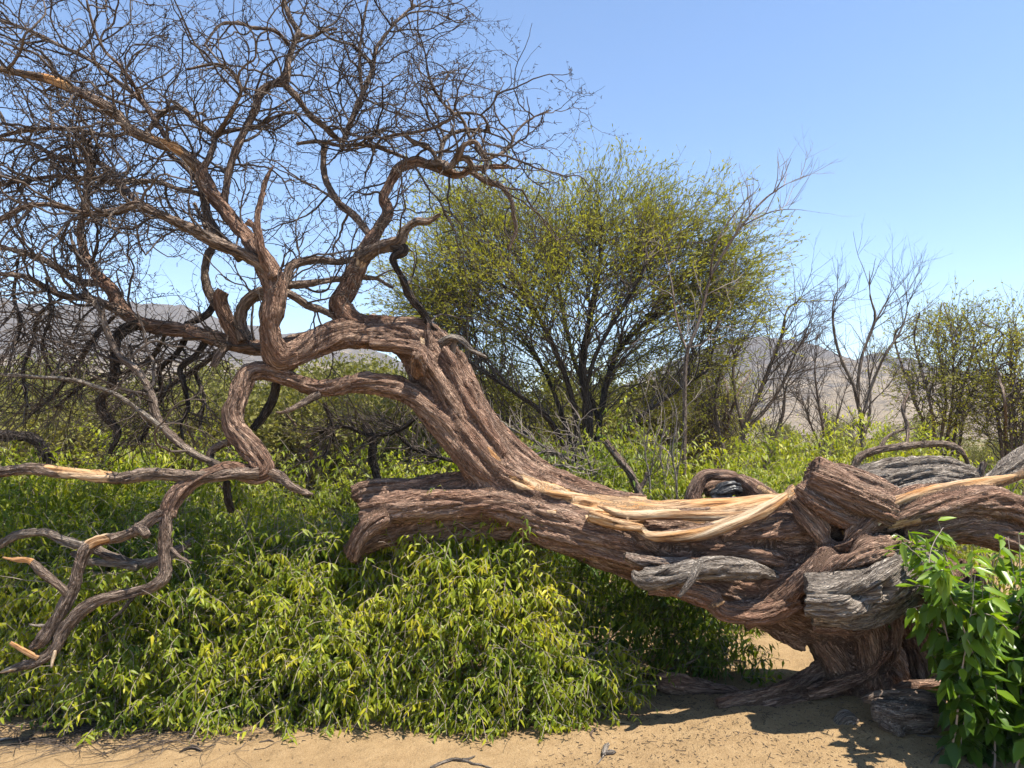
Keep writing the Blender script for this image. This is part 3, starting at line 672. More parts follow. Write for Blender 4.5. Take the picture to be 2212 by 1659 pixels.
limb([(506,950,4.1,9),(470,966,4.12,8.5),(452,982,4.12,9),(458,1004,4.1,9)])
limb([(600,812,4.3,9),(590,860,4.32,10),(568,900,4.33,9.5),(546,928,4.3,8)], mat=M_dead)
limb([(690,850,4.25,9),(650,872,4.2,7.5),(617,889,4.16,5),(596,891,4.14,2)], grey=0.2)
limb([(490,1040,4.02,8),(492,1075,4.05,8),(500,1105,4.1,7)], mat=M_dead)
# rise on the right of the arch
limb([(800,712,4.44,26),(752,690,4.44,27),(733,655,4.44,24),(750,620,4.44,21),(770,583,4.44,20),(786,550,4.44,20),(812,505,4.45,15),(838,462,4.47,12.5),(828,430,4.48,11.5),(838,400,4.5,11.5),(860,367,4.52,12),(897,350,4.54,12),(924,357,4.55,10),(960,369,4.56,9),(990,378,4.57,8),(1020,365,4.58,7),(1070,360,4.6,4.5),(1100,361,4.62,3)], w=0.8, mat=M_bark, pale_fn=lambda s: torn(s, .24, .3, 0.5))
limb([(1014,368,4.58,6.5),(1054,393,4.6,6.5),(1084,403,4.62,6),(1104,433,4.64,5.5),(1110,467,4.66,5),(1114,500,4.68,4.5),(1097,540,4.7,3)], w=0.8)
limb([(915,354,4.55,9),(957,353,4.5,8.5),(970,363,4.48,8.5),(990,343,4.46,8),(1010,346,4.45,7.5),(1020,365,4.5,7)], w=1)
limb([(988,346,4.46,6.5),(994,333,4.42,6),(1004,313,4.4,5.5),(1024,306,4.4,5),(1038,322,4.4,5),(1050,347,4.4,5),(1044,372,4.42,4)], w=1.2)
limb([(948,352,4.5,6),(957,310,4.55,5.5),(970,293,4.6,5),(1010,280,4.65,4.5),(1057,283,4.7,3)], w=1.6)
limb([(946,350,4.5,6),(930,323,4.5,5.5),(894,307,4.5,5),(867,290,4.5,4.5),(820,300,4.5,3.5)], w=1.4)
limb([(867,290,4.5,4),(924,280,4.45,4),(954,267,4.42,4),(980,247,4.4,3.5),(950,215,4.4,3),(925,160,4.4,2)], w=1.8)
limb([(1020,310,4.45,4.5),(1000,260,4.5,4),(985,245,4.52,3.5),(1040,250,4.55,3),(1060,290,4.6,3)], w=1.4)
limb([(1050,345,4.45,4.5),(1085,330,4.5,4),(1105,310,4.55,3.5),(1115,285,4.6,3),(1150,255,4.65,2.5),(1190,238,4.7,1.5)], w=1.6)
limb([(802,512,4.46,9),(767,467,4.5,8.5),(737,443,4.53,8),(714,410,4.56,7.5),(701,378,4.6,7),(698,338,4.62,6.5),(704,303,4.65,5)], w=1.1)
limb([(782,556,4.42,16),(822,535,4.36,14.5),(862,522,4.3,14.5),(874,500,4.28,11),(897,480,4.26,8.5),(924,477,4.25,7),(952,462,4.25,4)], w=0.5, grey=0.3)
limb([(850,530,4.32,12),(872,541,4.3,13),(850,560,4.3,9),(870,603,4.32,8.5),(887,643,4.36,8.5),(914,676,4.4,8),(928,702,4.44,8),(950,720,4.5,6),(970,742,4.55,5.5),(980,768,4.6,5)], w=0.5, mat=M_dead)
limb([(948,748,4.44,10),(966,733,4.4,9),(984,731,4.38,8.5),(1002,738,4.36,7),(1020,756,4.35,6),(1052,772,4.33,2.5)], grey=0.6)
limb([(982,734,4.4,6),(978,760,4.42,6),(974,790,4.45,5)], grey=0.4)
limb([(930,760,4.36,13),(925,725,4.35,9),(924,698,4.35,3)], name='stub', mat=M_bark)
limb([(905,800,4.24,20),(903,782,4.14,15),(900,766,4.06,11)], name='stub', mat=M_bark)
limb([(1010,850,4.5,6),(1050,900,4.6,5),(1070,930,4.7,4),(1120,945,4.8,2)], mat=M_dead)

# twiggy crown grown on the limbs
def crown_arrays(items, n=36):
    P_, R_, W_ = [], [], []
    for path, w in items:
        c = catmull(path, 0.02); ii = np.linspace(0, len(c) - 1, n).astype(int)
        P_.append(c[ii, :3]); R_.append(c[ii, 3]); W_.append(w)
    return np.array(P_), np.array(R_), np.array(W_)
cp, cr, cw = crown_arrays(crown)
mb1, mb2, mb3 = MB(), MB(), MB()
def crown_level(paths, radii, total, ln, rr, n, wander, pull, ang, mb, ns, tone, weights=None, tmin=0.12):
    pos, d, rad, i = spawn(paths, radii, total, tmin, ang, weights)
    L = rng.uniform(ln[0], ln[1], total) * rng.uniform(0.6, 1.0, total)
    r0 = np.minimum(rad * 0.75, rng.uniform(rr[0], rr[1], total))
    p, r = grow(pos, d, L, r0, n, wander, pull, bendk=0.15)
    tubes(mb, p, r, ns, rnd=np.clip(rng.normal(tone, 0.22, total), 0, 1))
    return p, r
b1, r1 = crown_level(cp, cr, 430, (0.40, 1.05), (0.005, 0.0095), 18, 0.25, (-0.08, 0, 0.5), (30, 75), mb1, 6, 0.45, cw)
b2, r2 = crown_level(b1, r1, 1750, (0.22, 0.65), (0.0028, 0.0046), 12, 0.21, (0, 0, 0.35), (30, 70), mb2, 4, 0.32)
b3, r3 = crown_level(np.concatenate([b2]), r2, 4600, (0.08, 0.24), (0.0018, 0.0027), 5, 0.24, (0, 0, 0.1), (30, 80), mb3, 3, 0.28)
def spurs(mb, paths, radii, total, ln, r, tone):
    pos, d, rad, i = spawn(paths, radii, total, 0.05, (40, 95))
    p, rr = grow(pos, d, rng.uniform(ln[0], ln[1], total), np.full(total, r), 3, 0.2, tip=0.5)
    tubes(mb, p[:, ::2], rr[:, ::2], 3, rnd=np.clip(rng.normal(tone, 0.2, total), 0, 1))
spurs(mb3, b3, r3, 11000, (0.010, 0.026), 0.0026, 0.2)
spurs(mb2, b2, r2, 9000, (0.012, 0.032), 0.0030, 0.2)
tag(mb1.build('branches', M_twig, tree), kind='stuff')
tag(mb2.build('twigs', M_twig, tree), kind='stuff')
tag(mb3.build('fine_twigs', M_twig, tree), kind='stuff')

# ------------------------------------------------------------------ leaves
LEAF_T = np.array([[0, 1, 2], [0, 2, 3], [4, 7, 5], [5, 7, 6]]); LEAF_Q = np.array([[1, 4, 5, 2], [2, 5, 6, 3]])
def leaf_verts(pos, ax, nr, L, W, curl, fold=0.10):
    wv = np.cross(ax, nr)
    def pt(s, w, f): return pos + ax * (L * s)[:, None] + wv * (W * w)[:, None] - nr * (L * curl * s * s + W * f)[:, None]
    return np.stack([pt(0 * L, 0, 0), pt(0.28 + 0 * L, -0.95, 0), pt(0.3 + 0 * L, 0, fold * 4), pt(0.28 + 0 * L, 0.95, 0),
                     pt(0.64 + 0 * L, -0.72, 0), pt(0.66 + 0 * L, 0, fold * 4), pt(0.64 + 0 * L, 0.72, 0), pt(1 + 0 * L, 0, 0)], 1)
def add_leaves_low(mb, pos, ax, nr, L, W, curl, rnd):
    K = len(pos); wv = np.cross(ax, nr)
    def pt(s, w, f): return pos + ax * (L * s)[:, None] + wv * (W * w)[:, None] - nr * (L * curl * s * s + W * f)[:, None]
    V = np.stack([pos, pt(0.42, -1, 0), pt(0.45, 0, 0.4), pt(0.42, 1, 0), pt(1.0, 0, 0)], 1)
    T = np.array([[0, 1, 2], [0, 2, 3], [1, 4, 2], [2, 4, 3]])
    mb.add(V.reshape(-1, 3), None, (T[None] + (np.arange(K) * 5)[:, None, None]).reshape(-1, 3), rnd=np.repeat(rnd, 5))
def add_leaves(mb, pos, ax, nr, L, W, curl, rnd):
    K = len(pos); V = leaf_verts(pos, ax, nr, L, W, curl)
    off = (np.arange(K) * 8)[:, None, None]
    mb.add(V.reshape(-1, 3), (LEAF_Q[None] + off).reshape(-1, 4), (LEAF_T[None] + off).reshape(-1, 3), rnd=np.repeat(rnd, 8))
def single_leaves(parent, mat, pos, ax, nr, L, W, curl, rnd):
    meshes = []
    for k in range(6):
        m = MB(); z = np.zeros((1, 3))
        add_leaves(m, z, np.array([[0, 1.0, 0]]), np.array([[0, 0, 1.0]]), np.ones(1), np.array([0.19]), np.array([0.12 + 0.05 * k]), np.array([0.15 + 0.15 * k]))
        meshes.append(m.mesh('leaf', mat))
    wv = np.cross(ax, nr)
    for i in range(len(pos)):
        o = bpy.data.objects.new('leaf', meshes[int(np.clip(rnd[i] * 6, 0, 5))])
        from mathutils import Matrix
        M = np.eye(4); M[:3, 0] = wv[i] * W[i] / 0.19; M[:3, 1] = ax[i] * L[i]; M[:3, 2] = nr[i] * L[i]; M[:3, 3] = pos[i]
        col.objects.link(o); o.parent = parent; o.matrix_local = Matrix(M.tolist())

def shrub(label, mounds, sprigs, leaf_len, mat, twig_mat, group=None, singles=0, per=9, tone=0.0, back=0.3, name='leafy_shrub', reach=(0.16, 0.38), droop=1.4, inner=0.4, wr=0.17, wither=None):
    mounds = [np.array(m, float) for m in mounds]
    c0 = mounds[0]
    root = empty(name, (c0[0], c0[1], 0)); org = np.array([c0[0], c0[1], 0.0])
    area = np.array([m[3] * m[5] + m[4] * m[5] + m[3] * m[4] for m in mounds])
    S, D = [], []
    for m, n in zip(mounds, (area / area.sum() * sprigs).astype(int)):
        v = norm(rng.normal(size=(n * 2, 3))); v[:, 2] = np.abs(v[:, 2]) * 1.05 - 0.05; v = norm(v)
        keep = (v[:, 1] < 0.25) | (rng.random(len(v)) < back); v = v[keep][:n]
        lump = 1 + 0.34 * noise3(v * 2.3 + m[0] * 3.1) + 0.32 * noise3(v * 5.5 + m[1] * 7.7) + 0.16 * noise3(v * 12 + m[1] * 3.3)
        s = np.where(rng.random(len(v)) < inner, rng.uniform(0.55, 0.97, len(v)), 1 - np.abs(rng.normal(0, 0.05, len(v)))) * lump
        p = m[:3] + v * m[3:6] * s[:, None]
        ok = p[:, 2] > 0.04
        for q in mounds:
            if q is not m: ok &= (((p - q[:3]) / q[3:6]) ** 2).sum(1) > 0.62
        S.append(p[ok]); D.append(norm(v[ok] / m[3:6]))
    S = np.concatenate(S); D = np.concatenate(D); K = len(S)
    d = norm(D * 0.7 + np.array([0, 0, 0.75]) + rng.normal(size=(K, 3)) * 0.45)
    L = rng.uniform(*reach, K); up = rng.random(K) < 0.07
    d[up] = norm(d[up] * 0.5 + np.array([0, 0, 1.0])); L[up] *= 1.5
    p, r = grow(S - d * 0.06, d, L, np.full(K, 0.0022), 7, 0.10, (0, 0, -droop), 0.5)
    p[..., 2] = np.maximum(p[..., 2], 0.03)
    kk = np.arange(K) if singles else rng.choice(K, K // 2, replace=False)
    st = MB(); tubes(st, (p - org)[kk][:, ::2], r[kk][:, ::2], 3, rnd=rng.uniform(0.2, 0.9, len(kk)))
    if singles:   # bare and dead shoots between the leaves
        q = rng.choice(K, 130); dp, dr = grow(S[q] - d[q] * 0.15, norm(d[q] + rng.normal(size=(130, 3)) * 0.6), rng.uniform(0.2, 0.55, 130), np.full(130, 0.0032), 9, 0.12, (0, 0, -0.3), 0.3)
        tubes(st, dp - org, dr, 4, rnd=rng.uniform(0.5, 1, 130))
    # woody stems from the root to the outside
    k = max(10, K // 60); ii = rng.choice(K, k)
    base = np.stack([S[ii, 0] * 0.7 + 0.3 * mounds[0][0] + rng.normal(0, .1, k), S[ii, 1] * 0.6 + 0.4 * mounds[0][1] + 0.15, np.full(k, -0.02)], -1)
    tt = np.linspace(0, 1, 10)[None, :, None]
    mid = (base + S[ii]) / 2 + rng.normal(size=(k, 3)) * 0.12
    bz = base[:, None] * (1 - tt) ** 2 + 2 * mid[:, None] * tt * (1 - tt) + S[ii][:, None] * tt ** 2
    tubes(st, bz - org, np.linspace(0.009, 0.003, 10)[None].repeat(k, 0) * rng.uniform(.6, 1.3, (k, 1)), 5, rnd=rng.uniform(0.1, 0.8, k))
    tag(st.build('stems', twig_mat, root), kind='stuff')
    i = np.repeat(np.arange(K), per); n = len(i)
    t = np.tile((np.arange(per) + 0.7) / per, K) + rng.uniform(-0.04, 0.04, n); t = np.clip(t, 0.05, 0.999) * 5.999
    a = t.astype(int); f = (t - a)[:, None]
    pos = p[i, a] * (1 - f) + p[i, a + 1] * f; tan = norm(p[i, a + 1] - p[i, a])
    side = norm(np.cross(tan, np.array([0, 0, 1.0]) + rng.normal(size=(n, 3)) * 0.25)) * np.where(np.arange(n) % 2, 1, -1)[:, None]
    ax = norm(tan * 0.35 + side * 0.62 + np.array([0, 0, -0.42]) + rng.normal(size=(n, 3)) * 0.26)
    nr = norm(rng.normal(size=(n, 3)) * 0.32 + np.array([0, 0, 1.0]) + norm(pos - np.array([c0[0], c0[1], 0.2])) * 0.45)
    nr = norm(nr - ax * (nr * ax).sum(1, keepdims=True))
    LL = leaf_len * rng.uniform(0.55, 1.15, n) * (1.08 - 0.45 * (t / 6) ** 3); WW = LL * wr * rng.uniform(0.8, 1.2, n)
    patch = noise3(pos * 1.1 + 5.0) * 0.35 + noise3(pos * 4.0 + 1.0) * 0.25
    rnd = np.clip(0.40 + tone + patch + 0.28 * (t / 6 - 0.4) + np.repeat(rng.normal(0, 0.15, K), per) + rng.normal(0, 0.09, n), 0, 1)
    if wither is not None: rnd = np.clip(rnd + 0.35 * np.exp(-(((pos - wither) / np.array([0.13, 0.3, 0.16])) ** 2).sum(1)), 0, 1)   # a yellowed spray
    cu = rng.uniform(0.25, 0.85, n)
    keep = np.ones(n, bool)
    if singles:
        vis = np.where(pos[:, 2] > 0.05)[0]
        # the leaves that show largest: long ones on the near side
        sc_ = pos[vis, 1] - LL[vis] * 8 + rng.normal(0, 0.12, len(vis))
        pick = vis[np.argsort(sc_)[:singles]]
        single_leaves(root, mat, (pos - org)[pick], ax[pick], nr[pick], LL[pick], WW[pick], cu[pick], rnd[pick]); keep[pick] = False
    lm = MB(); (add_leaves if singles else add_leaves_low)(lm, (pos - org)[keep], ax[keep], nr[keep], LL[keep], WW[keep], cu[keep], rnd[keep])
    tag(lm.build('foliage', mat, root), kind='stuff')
    tag(root, label, 'shrub', group)
    return root

shrub('large yellow-green drooping shrub in front of the fallen trunk, reaching the sand',
      [(-1.05, 4.72, 0, 0.95, 0.72, 0.95), (-0.62, 4.62, 0, 0.72, 0.62, 1.02), (-0.22, 4.42, 0, 0.52, 0.46, 1.12), (0.02, 4.42, 0, 0.32, 0.42, 0.80), (0.34, 4.32, 0, 0.36, 0.26, 0.34), (-0.05, 4.25, 0, 0.5, 0.30, 0.40)],
      6400, 0.056, M_leaf, M_twig_pale, singles=300, per=12, reach=(0.14, 0.36), droop=2.2, wither=P(1200, 1330, 4.15))
shrub('wide drooping green shrub beneath the broken hanging limb',
      [(-2.15, 4.95, 0, 1.05, 0.98, 1.12), (-1.55, 4.75, 0, 0.8, 0.76, 0.92), (-1.95, 4.35, 0, 0.6, 0.36, 0.42), (-2.75, 4.9, 0, 0.7, 0.7, 0.95)],
      6600, 0.055, M_leaf, M_twig_pale, singles=300, per=12, reach=(0.14, 0.36), droop=2.2)
shrub('green shrub spreading beyond the broken limb ends with sticks under it', [(-3.35, 5.1, 0, 0.95, 0.85, 1.15), (-3.0, 5.6, 0, 0.8, 0.7, 1.25)], 2600, 0.066, M_leaf, M_twig_pale, per=11)
shrub('yellowish shrub top rising behind the long horizontal broken limb', [(-3.0, 6.3, 0, 1.1, 0.8, 1.42), (-2.3, 6.1, 0, 0.7, 0.6, 1.38), (-4.2, 6.4, 0, 1.0, 0.8, 1.3)], 1700, 0.075, M_leaf_far, M_twig_pale, tone=0.08)
shrub('shrub behind the broken left log and under the arch', [(-1.2, 5.7, 0, 0.75, 0.55, 1.42), (-0.6, 5.9, 0, 0.5, 0.5, 1.38), (-1.9, 5.9, 0, 0.6, 0.5, 1.1)], 1300, 0.072, M_leaf_far, M_twig_pale, tone=0.0)
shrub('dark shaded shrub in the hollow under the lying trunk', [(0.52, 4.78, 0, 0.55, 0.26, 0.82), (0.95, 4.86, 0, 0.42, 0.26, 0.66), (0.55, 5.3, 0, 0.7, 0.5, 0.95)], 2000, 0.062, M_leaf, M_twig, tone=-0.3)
shrub('small sunlit sprays of leaves growing beside the ground root', [(1.36, 4.98, 0, 0.20, 0.24, 0.42), (1.42, 4.78, 0, 0.22, 0.16, 0.22)], 170, 0.06, M_leaf, M_twig_pale, tone=-0.05)
shrub('low bright shrub seen through the gap under the trunk', [(2.15, 6.3, 0, 0.8, 0.5, 0.75), (1.55, 6.2, 0, 0.5, 0.4, 0.6)], 700, 0.06, M_leaf, M_twig_pale)
shrub('rounded bright shrub behind the debarked trunk top beside the leaning dead stick', [(1.05, 6.9, 0, 0.72, 0.62, 1.52), (0.75, 6.5, 0, 0.5, 0.5, 1.15)], 1300, 0.07, M_leaf_far, M_twig_pale, tone=0.0)
shrub('bright shrub behind the burnt stump', [(1.95, 7.0, 0, 0.75, 0.6, 1.42), (2.5, 6.9, 0, 0.6, 0.5, 1.2)], 1200, 0.07, M_leaf_far, M_twig_pale, tone=0.02)
shrub('yellow-green shrub behind the bent grey branch', [(3.6, 8.2, 0, 0.9, 0.7, 1.62), (2.9, 8.3, 0, 0.7, 0.6, 1.45), (4.5, 8.3, 0, 0.8, 0.7, 1.55)], 1500, 0.08, M_leaf_far, M_twig_pale, tone=0.16)
shrub('green shrub behind the root crown at the feet of the sparse trees', [(4.2, 6.4, 0, 0.9, 0.6, 1.2), (3.3, 6.6, 0, 0.7, 0.6, 1.15)], 900, 0.07, M_leaf_far, M_twig_pale, tone=-0.05)
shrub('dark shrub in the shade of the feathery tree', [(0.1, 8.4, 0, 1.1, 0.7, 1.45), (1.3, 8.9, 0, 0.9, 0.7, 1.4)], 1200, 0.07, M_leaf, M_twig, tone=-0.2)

def broad_shrub():
    """upright stems with big drooping leaves beside the root crown"""
    org = np.array([2.40, 3.66, 0.0]); root = empty('broad_leaf_shrub', org)
    K = 46
    base = np.stack([rng.normal(0, 0.13, K), rng.normal(0, 0.08, K), np.full(K, -0.02)], -1)
    L = rng.uniform(0.30, 1.12, K); L[:16] = rng.uniform(0.95, 1.18, 16)
    d = norm(np.stack([rng.normal(0.03, 0.11, K), rng.normal(-0.04, 0.12, K), np.ones(K)], -1))
    p, r = grow(base, d, L, np.full(K, 0.006), 14, 0.045, (0, 0, -0.1), 0.35)
    st = MB(); tubes(st, p, r, 5, rnd=rng.uniform(0.3, 0.9, K))
    # side shoots
    pos, dd, rad, i = spawn(p, r, 150, 0.2, (35, 65))
    q, rq = grow(pos, norm(dd + np.array([0, 0, 0.35])), rng.uniform(0.12, 0.26, 150), np.full(150, 0.003), 14, 0.06, (0, 0, -0.3), 0.5)
    tubes(st, q, rq, 4, rnd=rng.uniform(0.3, 0.9, 150))
    tag(st.build('stems', M_twig_pale, root), kind='stuff')
    allp = np.concatenate([p, q]); cnt = np.concatenate([(L / 0.022).astype(int), np.full(150, 11)])
    i = np.repeat(np.arange(len(allp)), cnt); n = len(i)
    t = rng.uniform(0.03, 1, n) * 12.999; a = t.astype(int); f = (t - a)[:, None]
    pos = allp[i, a] * (1 - f) + allp[i, a + 1] * f; tan = norm(allp[i, a + 1] - allp[i, a])
    side = norm(np.cross(tan, rng.normal(size=(n, 3))))
    side[:, 1] -= 0.25
    ax = norm(tan * 0.25 + side * 0.8 + np.array([0, 0, -0.45]) + rng.normal(size=(n, 3)) * 0.2)
    nr = norm(np.array([0, 0, 1.0]) + side * 0.6 + rng.normal(size=(n, 3)) * 0.3); nr = norm(nr - ax * (nr * ax).sum(1, keepdims=True))
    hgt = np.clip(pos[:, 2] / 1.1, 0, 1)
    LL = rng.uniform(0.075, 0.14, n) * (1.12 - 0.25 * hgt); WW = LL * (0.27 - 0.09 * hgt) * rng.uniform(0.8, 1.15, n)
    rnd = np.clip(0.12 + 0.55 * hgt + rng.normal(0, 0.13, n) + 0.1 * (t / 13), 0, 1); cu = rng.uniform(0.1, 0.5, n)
    ok = pos[:, 2] > 0.03; pos, ax, nr, LL, WW, rnd, cu = (v[ok] for v in (pos, ax, nr, LL, WW, rnd, cu))
    pick = np.argsort(pos[:, 1] - LL * 3)[:300]; keep = np.ones(len(pos), bool); keep[pick] = False
    single_leaves(root, M_leaf_fresh, pos[pick], ax[pick], nr[pick], LL[pick], WW[pick], cu[pick], rnd[pick])
    lm = MB(); add_leaves(lm, pos[keep], ax[keep], nr[keep], LL[keep], WW[keep], cu[keep], rnd[keep])
    tag(lm.build('foliage', M_leaf_fresh, root), kind='stuff')
    tag(root, 'upright shrub with large fresh green leaves growing against the root crown', 'shrub')
broad_shrub()

# ------------------------------------------------------------------ trees behind
def blades(mb, pos, ax, L, W, rnd):
    K = len(pos); wv = norm(np.cross(ax, rng.normal(size=(K, 3)))) * W[:, None]
    V = np.stack([pos, pos + ax * (L * 0.5)[:, None] - wv, pos + ax * L[:, None], pos + ax * (L * 0.5)[:, None] + wv], 1)
    mb.add(V.reshape(-1, 3), (np.arange(4)[None] + (np.arange(K) * 4)[:, None]), rnd=np.repeat(rnd, 4))

def feathery(root, org, stems, lobes, n1, n2, n3, leaves, leaf, leaf_mat, twig_mat, drift=(0, 0, 0.5), s2=(0.3, 0.75), s3=(0.12, 0.32), tone=0.4, r1=0.014, trunk_name='trunk', wide=0.22, stem_mat=None, spray=(10, 75)):
    """stems: (n,4) metre paths; lobes: crown ellipsoids"""
    P_, R_ = [], []
    for c in stems:
        mb = MB(); pp = c.copy(); pp[:, :3] -= org; limb_mb(mb, pp, fine=0.12, lump=0.1); mb.build(trunk_name, stem_mat or M_limb, root)
        cc = catmull(c, 0.05); ii = np.linspace(0, len(cc) - 1, 30).astype(int); P_.append(cc[ii, :3]); R_.append(cc[ii, 3])
    P_ = np.array(P_); R_ = np.array(R_)
    flat = P_[:, 6:].reshape(-1, 3)
    lob = np.array(lobes, float); vol = (lob[:, 3] * lob[:, 4] * lob[:, 5]) ** 0.66
    i = rng.choice(len(lob), n1, p=vol / vol.sum())
    v = norm(rng.normal(size=(n1, 3))) * (rng.uniform(0.15, 1, n1) ** 0.45)[:, None]
    tgt = lob[i, :3] + v * lob[i, 3:6] * 0.88
    pick = rng.integers(0, len(flat), (n1, 14))
    cand = flat[pick]; dist = np.linalg.norm(cand - tgt[:, None], axis=2) + np.maximum(cand[..., 2] - tgt[:, None, 2] + 0.3, 0) * 3
    st = cand[np.arange(n1), dist.argmin(1)]
    tt = np.linspace(0, 1, 10)[None, :, None]
    ctl = st * 0.45 + tgt * 0.55 + np.array([0, 0, 0.18]) * np.linalg.norm(tgt - st, axis=1)[:, None] + rng.normal(size=(n1, 3)) * 0.08
    b = st[:, None] * (1 - tt) ** 2 + 2 * ctl[:, None] * tt * (1 - tt) + tgt[:, None] * tt ** 2
    b[:, 1:-1] += rng.normal(size=(n1, 8, 3)) * 0.025
    rr = np.linspace(1, 0.3, 10)[None] * rng.uniform(0.5, 1.0, n1)[:, None] * r1
    mb = MB(); tubes(mb, b - org, rr, 5, rnd=np.clip(rng.normal(tone, .2, n1), 0, 1))
    cen = lob[:, :3].mean(0)
    pos, d, rad, j = spawn(b, rr, n2, 0.3, (20, 60))
    d = norm(d + norm(pos - cen) * 0.45 + np.array(drift) * 0.9)
    p2, q2 = grow(pos, d, rng.uniform(*s2, n2), np.full(n2, min(0.0032, r1 * .3)), 7, 0.09, (0, 0, 0.1), 0.4)
    tubes(mb, (p2 - org)[:, ::2], q2[:, ::2], 3, rnd=np.clip(rng.normal(tone, .2, n2), 0, 1))
    pos, d, rad, j = spawn(p2, q2, n3, 0.15, (20, 55))
    p3, q3 = grow(pos, d, rng.uniform(*s3, n3), np.full(n3, 0.0020), 3, 0.10, (0, 0, 0.05), 0.5)
    tubes(mb, p3 - org, q3, 3, rnd=np.clip(rng.normal(tone, .2, n3), 0, 1))
    tag(mb.build('branches', twig_mat, root), kind='stuff')
    if leaves:
        lm = MB()
        for src, rad_, n in ((p3, q3, int(leaves * 0.75)), (p2, q2, int(leaves * 0.25))):
            pos, d, rad, j = spawn(src, rad_, n, 0.05, spray)
            L = rng.uniform(0.5, 1.2, n) * leaf
            patch = noise3(pos * 1.3 + 3.0) * 0.45
            blades(lm, pos - org, d, L, L * wide, np.clip(0.42 + patch + rng.normal(0, 0.16, n), 0, 1))
        tag(lm.build('crown', leaf_mat, root, smooth=False), kind='stuff')

def px_stem(pts): return px_path(pts)
AD = 10.5
aroot = empty('feathery_tree', P(1262, 1165, AD) * (1, 1, 0))
aorg = np.array(aroot.location)
def lobe(x, y, d, rx, ry, rd): return (*P(x, y, d), rx * d / F, rd, ry * d / F)
feathery(aroot, aorg, [px_stem(p) for p in [
    [(1262,1170,AD,10.8),(1266,1000,AD,10.1),(1272,900,AD,9.4),(1258,790,AD,7.9),(1275,690,AD,6.5),(1292,600,AD,4.3),(1300,500,AD,2.9)],
    [(1258,1170,AD,8.6),(1250,1000,AD,7.9),(1240,880,AD-.2,6.5),(1205,770,AD-.4,5.8),(1150,660,AD-.6,4.3),(1100,580,AD-.8,2.9)],
    [(1268,1170,AD,8.6),(1284,1000,AD+.1,7.2),(1304,860,AD+.2,6.5),(1335,760,AD+.2,5.8),(1405,690,AD+.2,4.3),(1490,640,AD+.3,2.9)],
    [(1254,1170,AD,8.6),(1236,1010,AD,7.2),(1185,905,AD-.3,5.8),(1115,850,AD-.5,5.0),(1040,800,AD-.7,4.3),(960,745,AD-.8,2.9)],
    [(1256,1170,AD,6.5),(1244,1010,AD+.2,5.8),(1215,900,AD+.4,5.0),(1175,800,AD+.6,4.3),(1120,720,AD+.7,2.9)],
    [(1264,1170,AD,7.2),(1270,1000,AD-.2,5.8),(1262,880,AD-.5,5.0),(1290,760,AD-.8,4.3),(1360,640,AD-1,3.6),(1400,560,AD-1.1,2.2)],
    [(1270,1170,AD,6.5),(1292,1010,AD+.2,5.8),(1290,900,AD+.5,5.0),(1240,780,AD+.8,4.3),(1210,640,AD+1,3.6),(1180,520,AD+1.1,2.2)],
    [(1266,1170,AD,5.8),(1300,1020,AD,5.0),(1350,930,AD-.1,4.3),(1440,860,AD-.2,3.6),(1530,800,AD-.3,2.2)],
    [(1256,1170,AD,5.8),(1220,1030,AD,5.0),(1150,950,AD,4.3),(1080,900,AD,3.6),(1000,870,AD,2.2)]]],
    [lobe(1050, 520, AD-.3, 130, 110, 0.9), lobe(1180, 495, AD, 130, 90, 0.9), lobe(1330, 485, AD, 150, 110, 1.0), lobe(1470, 515, AD, 130, 110, 0.9), lobe(1560, 570, AD, 90, 90, 0.8),
     lobe(1250, 590, AD-.5, 170, 90, 1.0), lobe(960, 610, AD-.5, 110, 110, 0.8), lobe(1420, 640, AD-.2, 170, 70, 0.9), lobe(1090, 650, AD-.6, 140, 80, 0.8), lobe(910, 680, AD-.5, 70, 60, 0.6), lobe(1560, 690, AD, 80, 60, 0.7),
     lobe(1050, 790, AD+.3, 110, 60, 0.7), lobe(1490, 800, AD+.2, 90, 80, 0.7), lobe(900, 600, AD-.4, 70, 90, 0.6), lobe(1600, 620, AD, 60, 80, 0.6), lobe(1250, 760, AD+.4, 200, 70, 0.8), lobe(1130, 860, AD+.6, 110, 60, 0.6), lobe(1370, 860, AD+.6, 110, 60, 0.6), lobe(990, 470, AD-.2, 70, 60, 0.6)],
    500, 4800, 16000, 110000, 0.062, M_acacia, M_twig, drift=(0.16, 0, 0.42), tone=0.45, r1=0.013, s2=(0.3, 0.95), s3=(0.12, 0.38), stem_mat=M_dead, spray=(8, 42), wide=0.13)
tag(aroot, 'tall green feathery thorn tree with dark fanning stems behind the leaning trunk', 'tree')

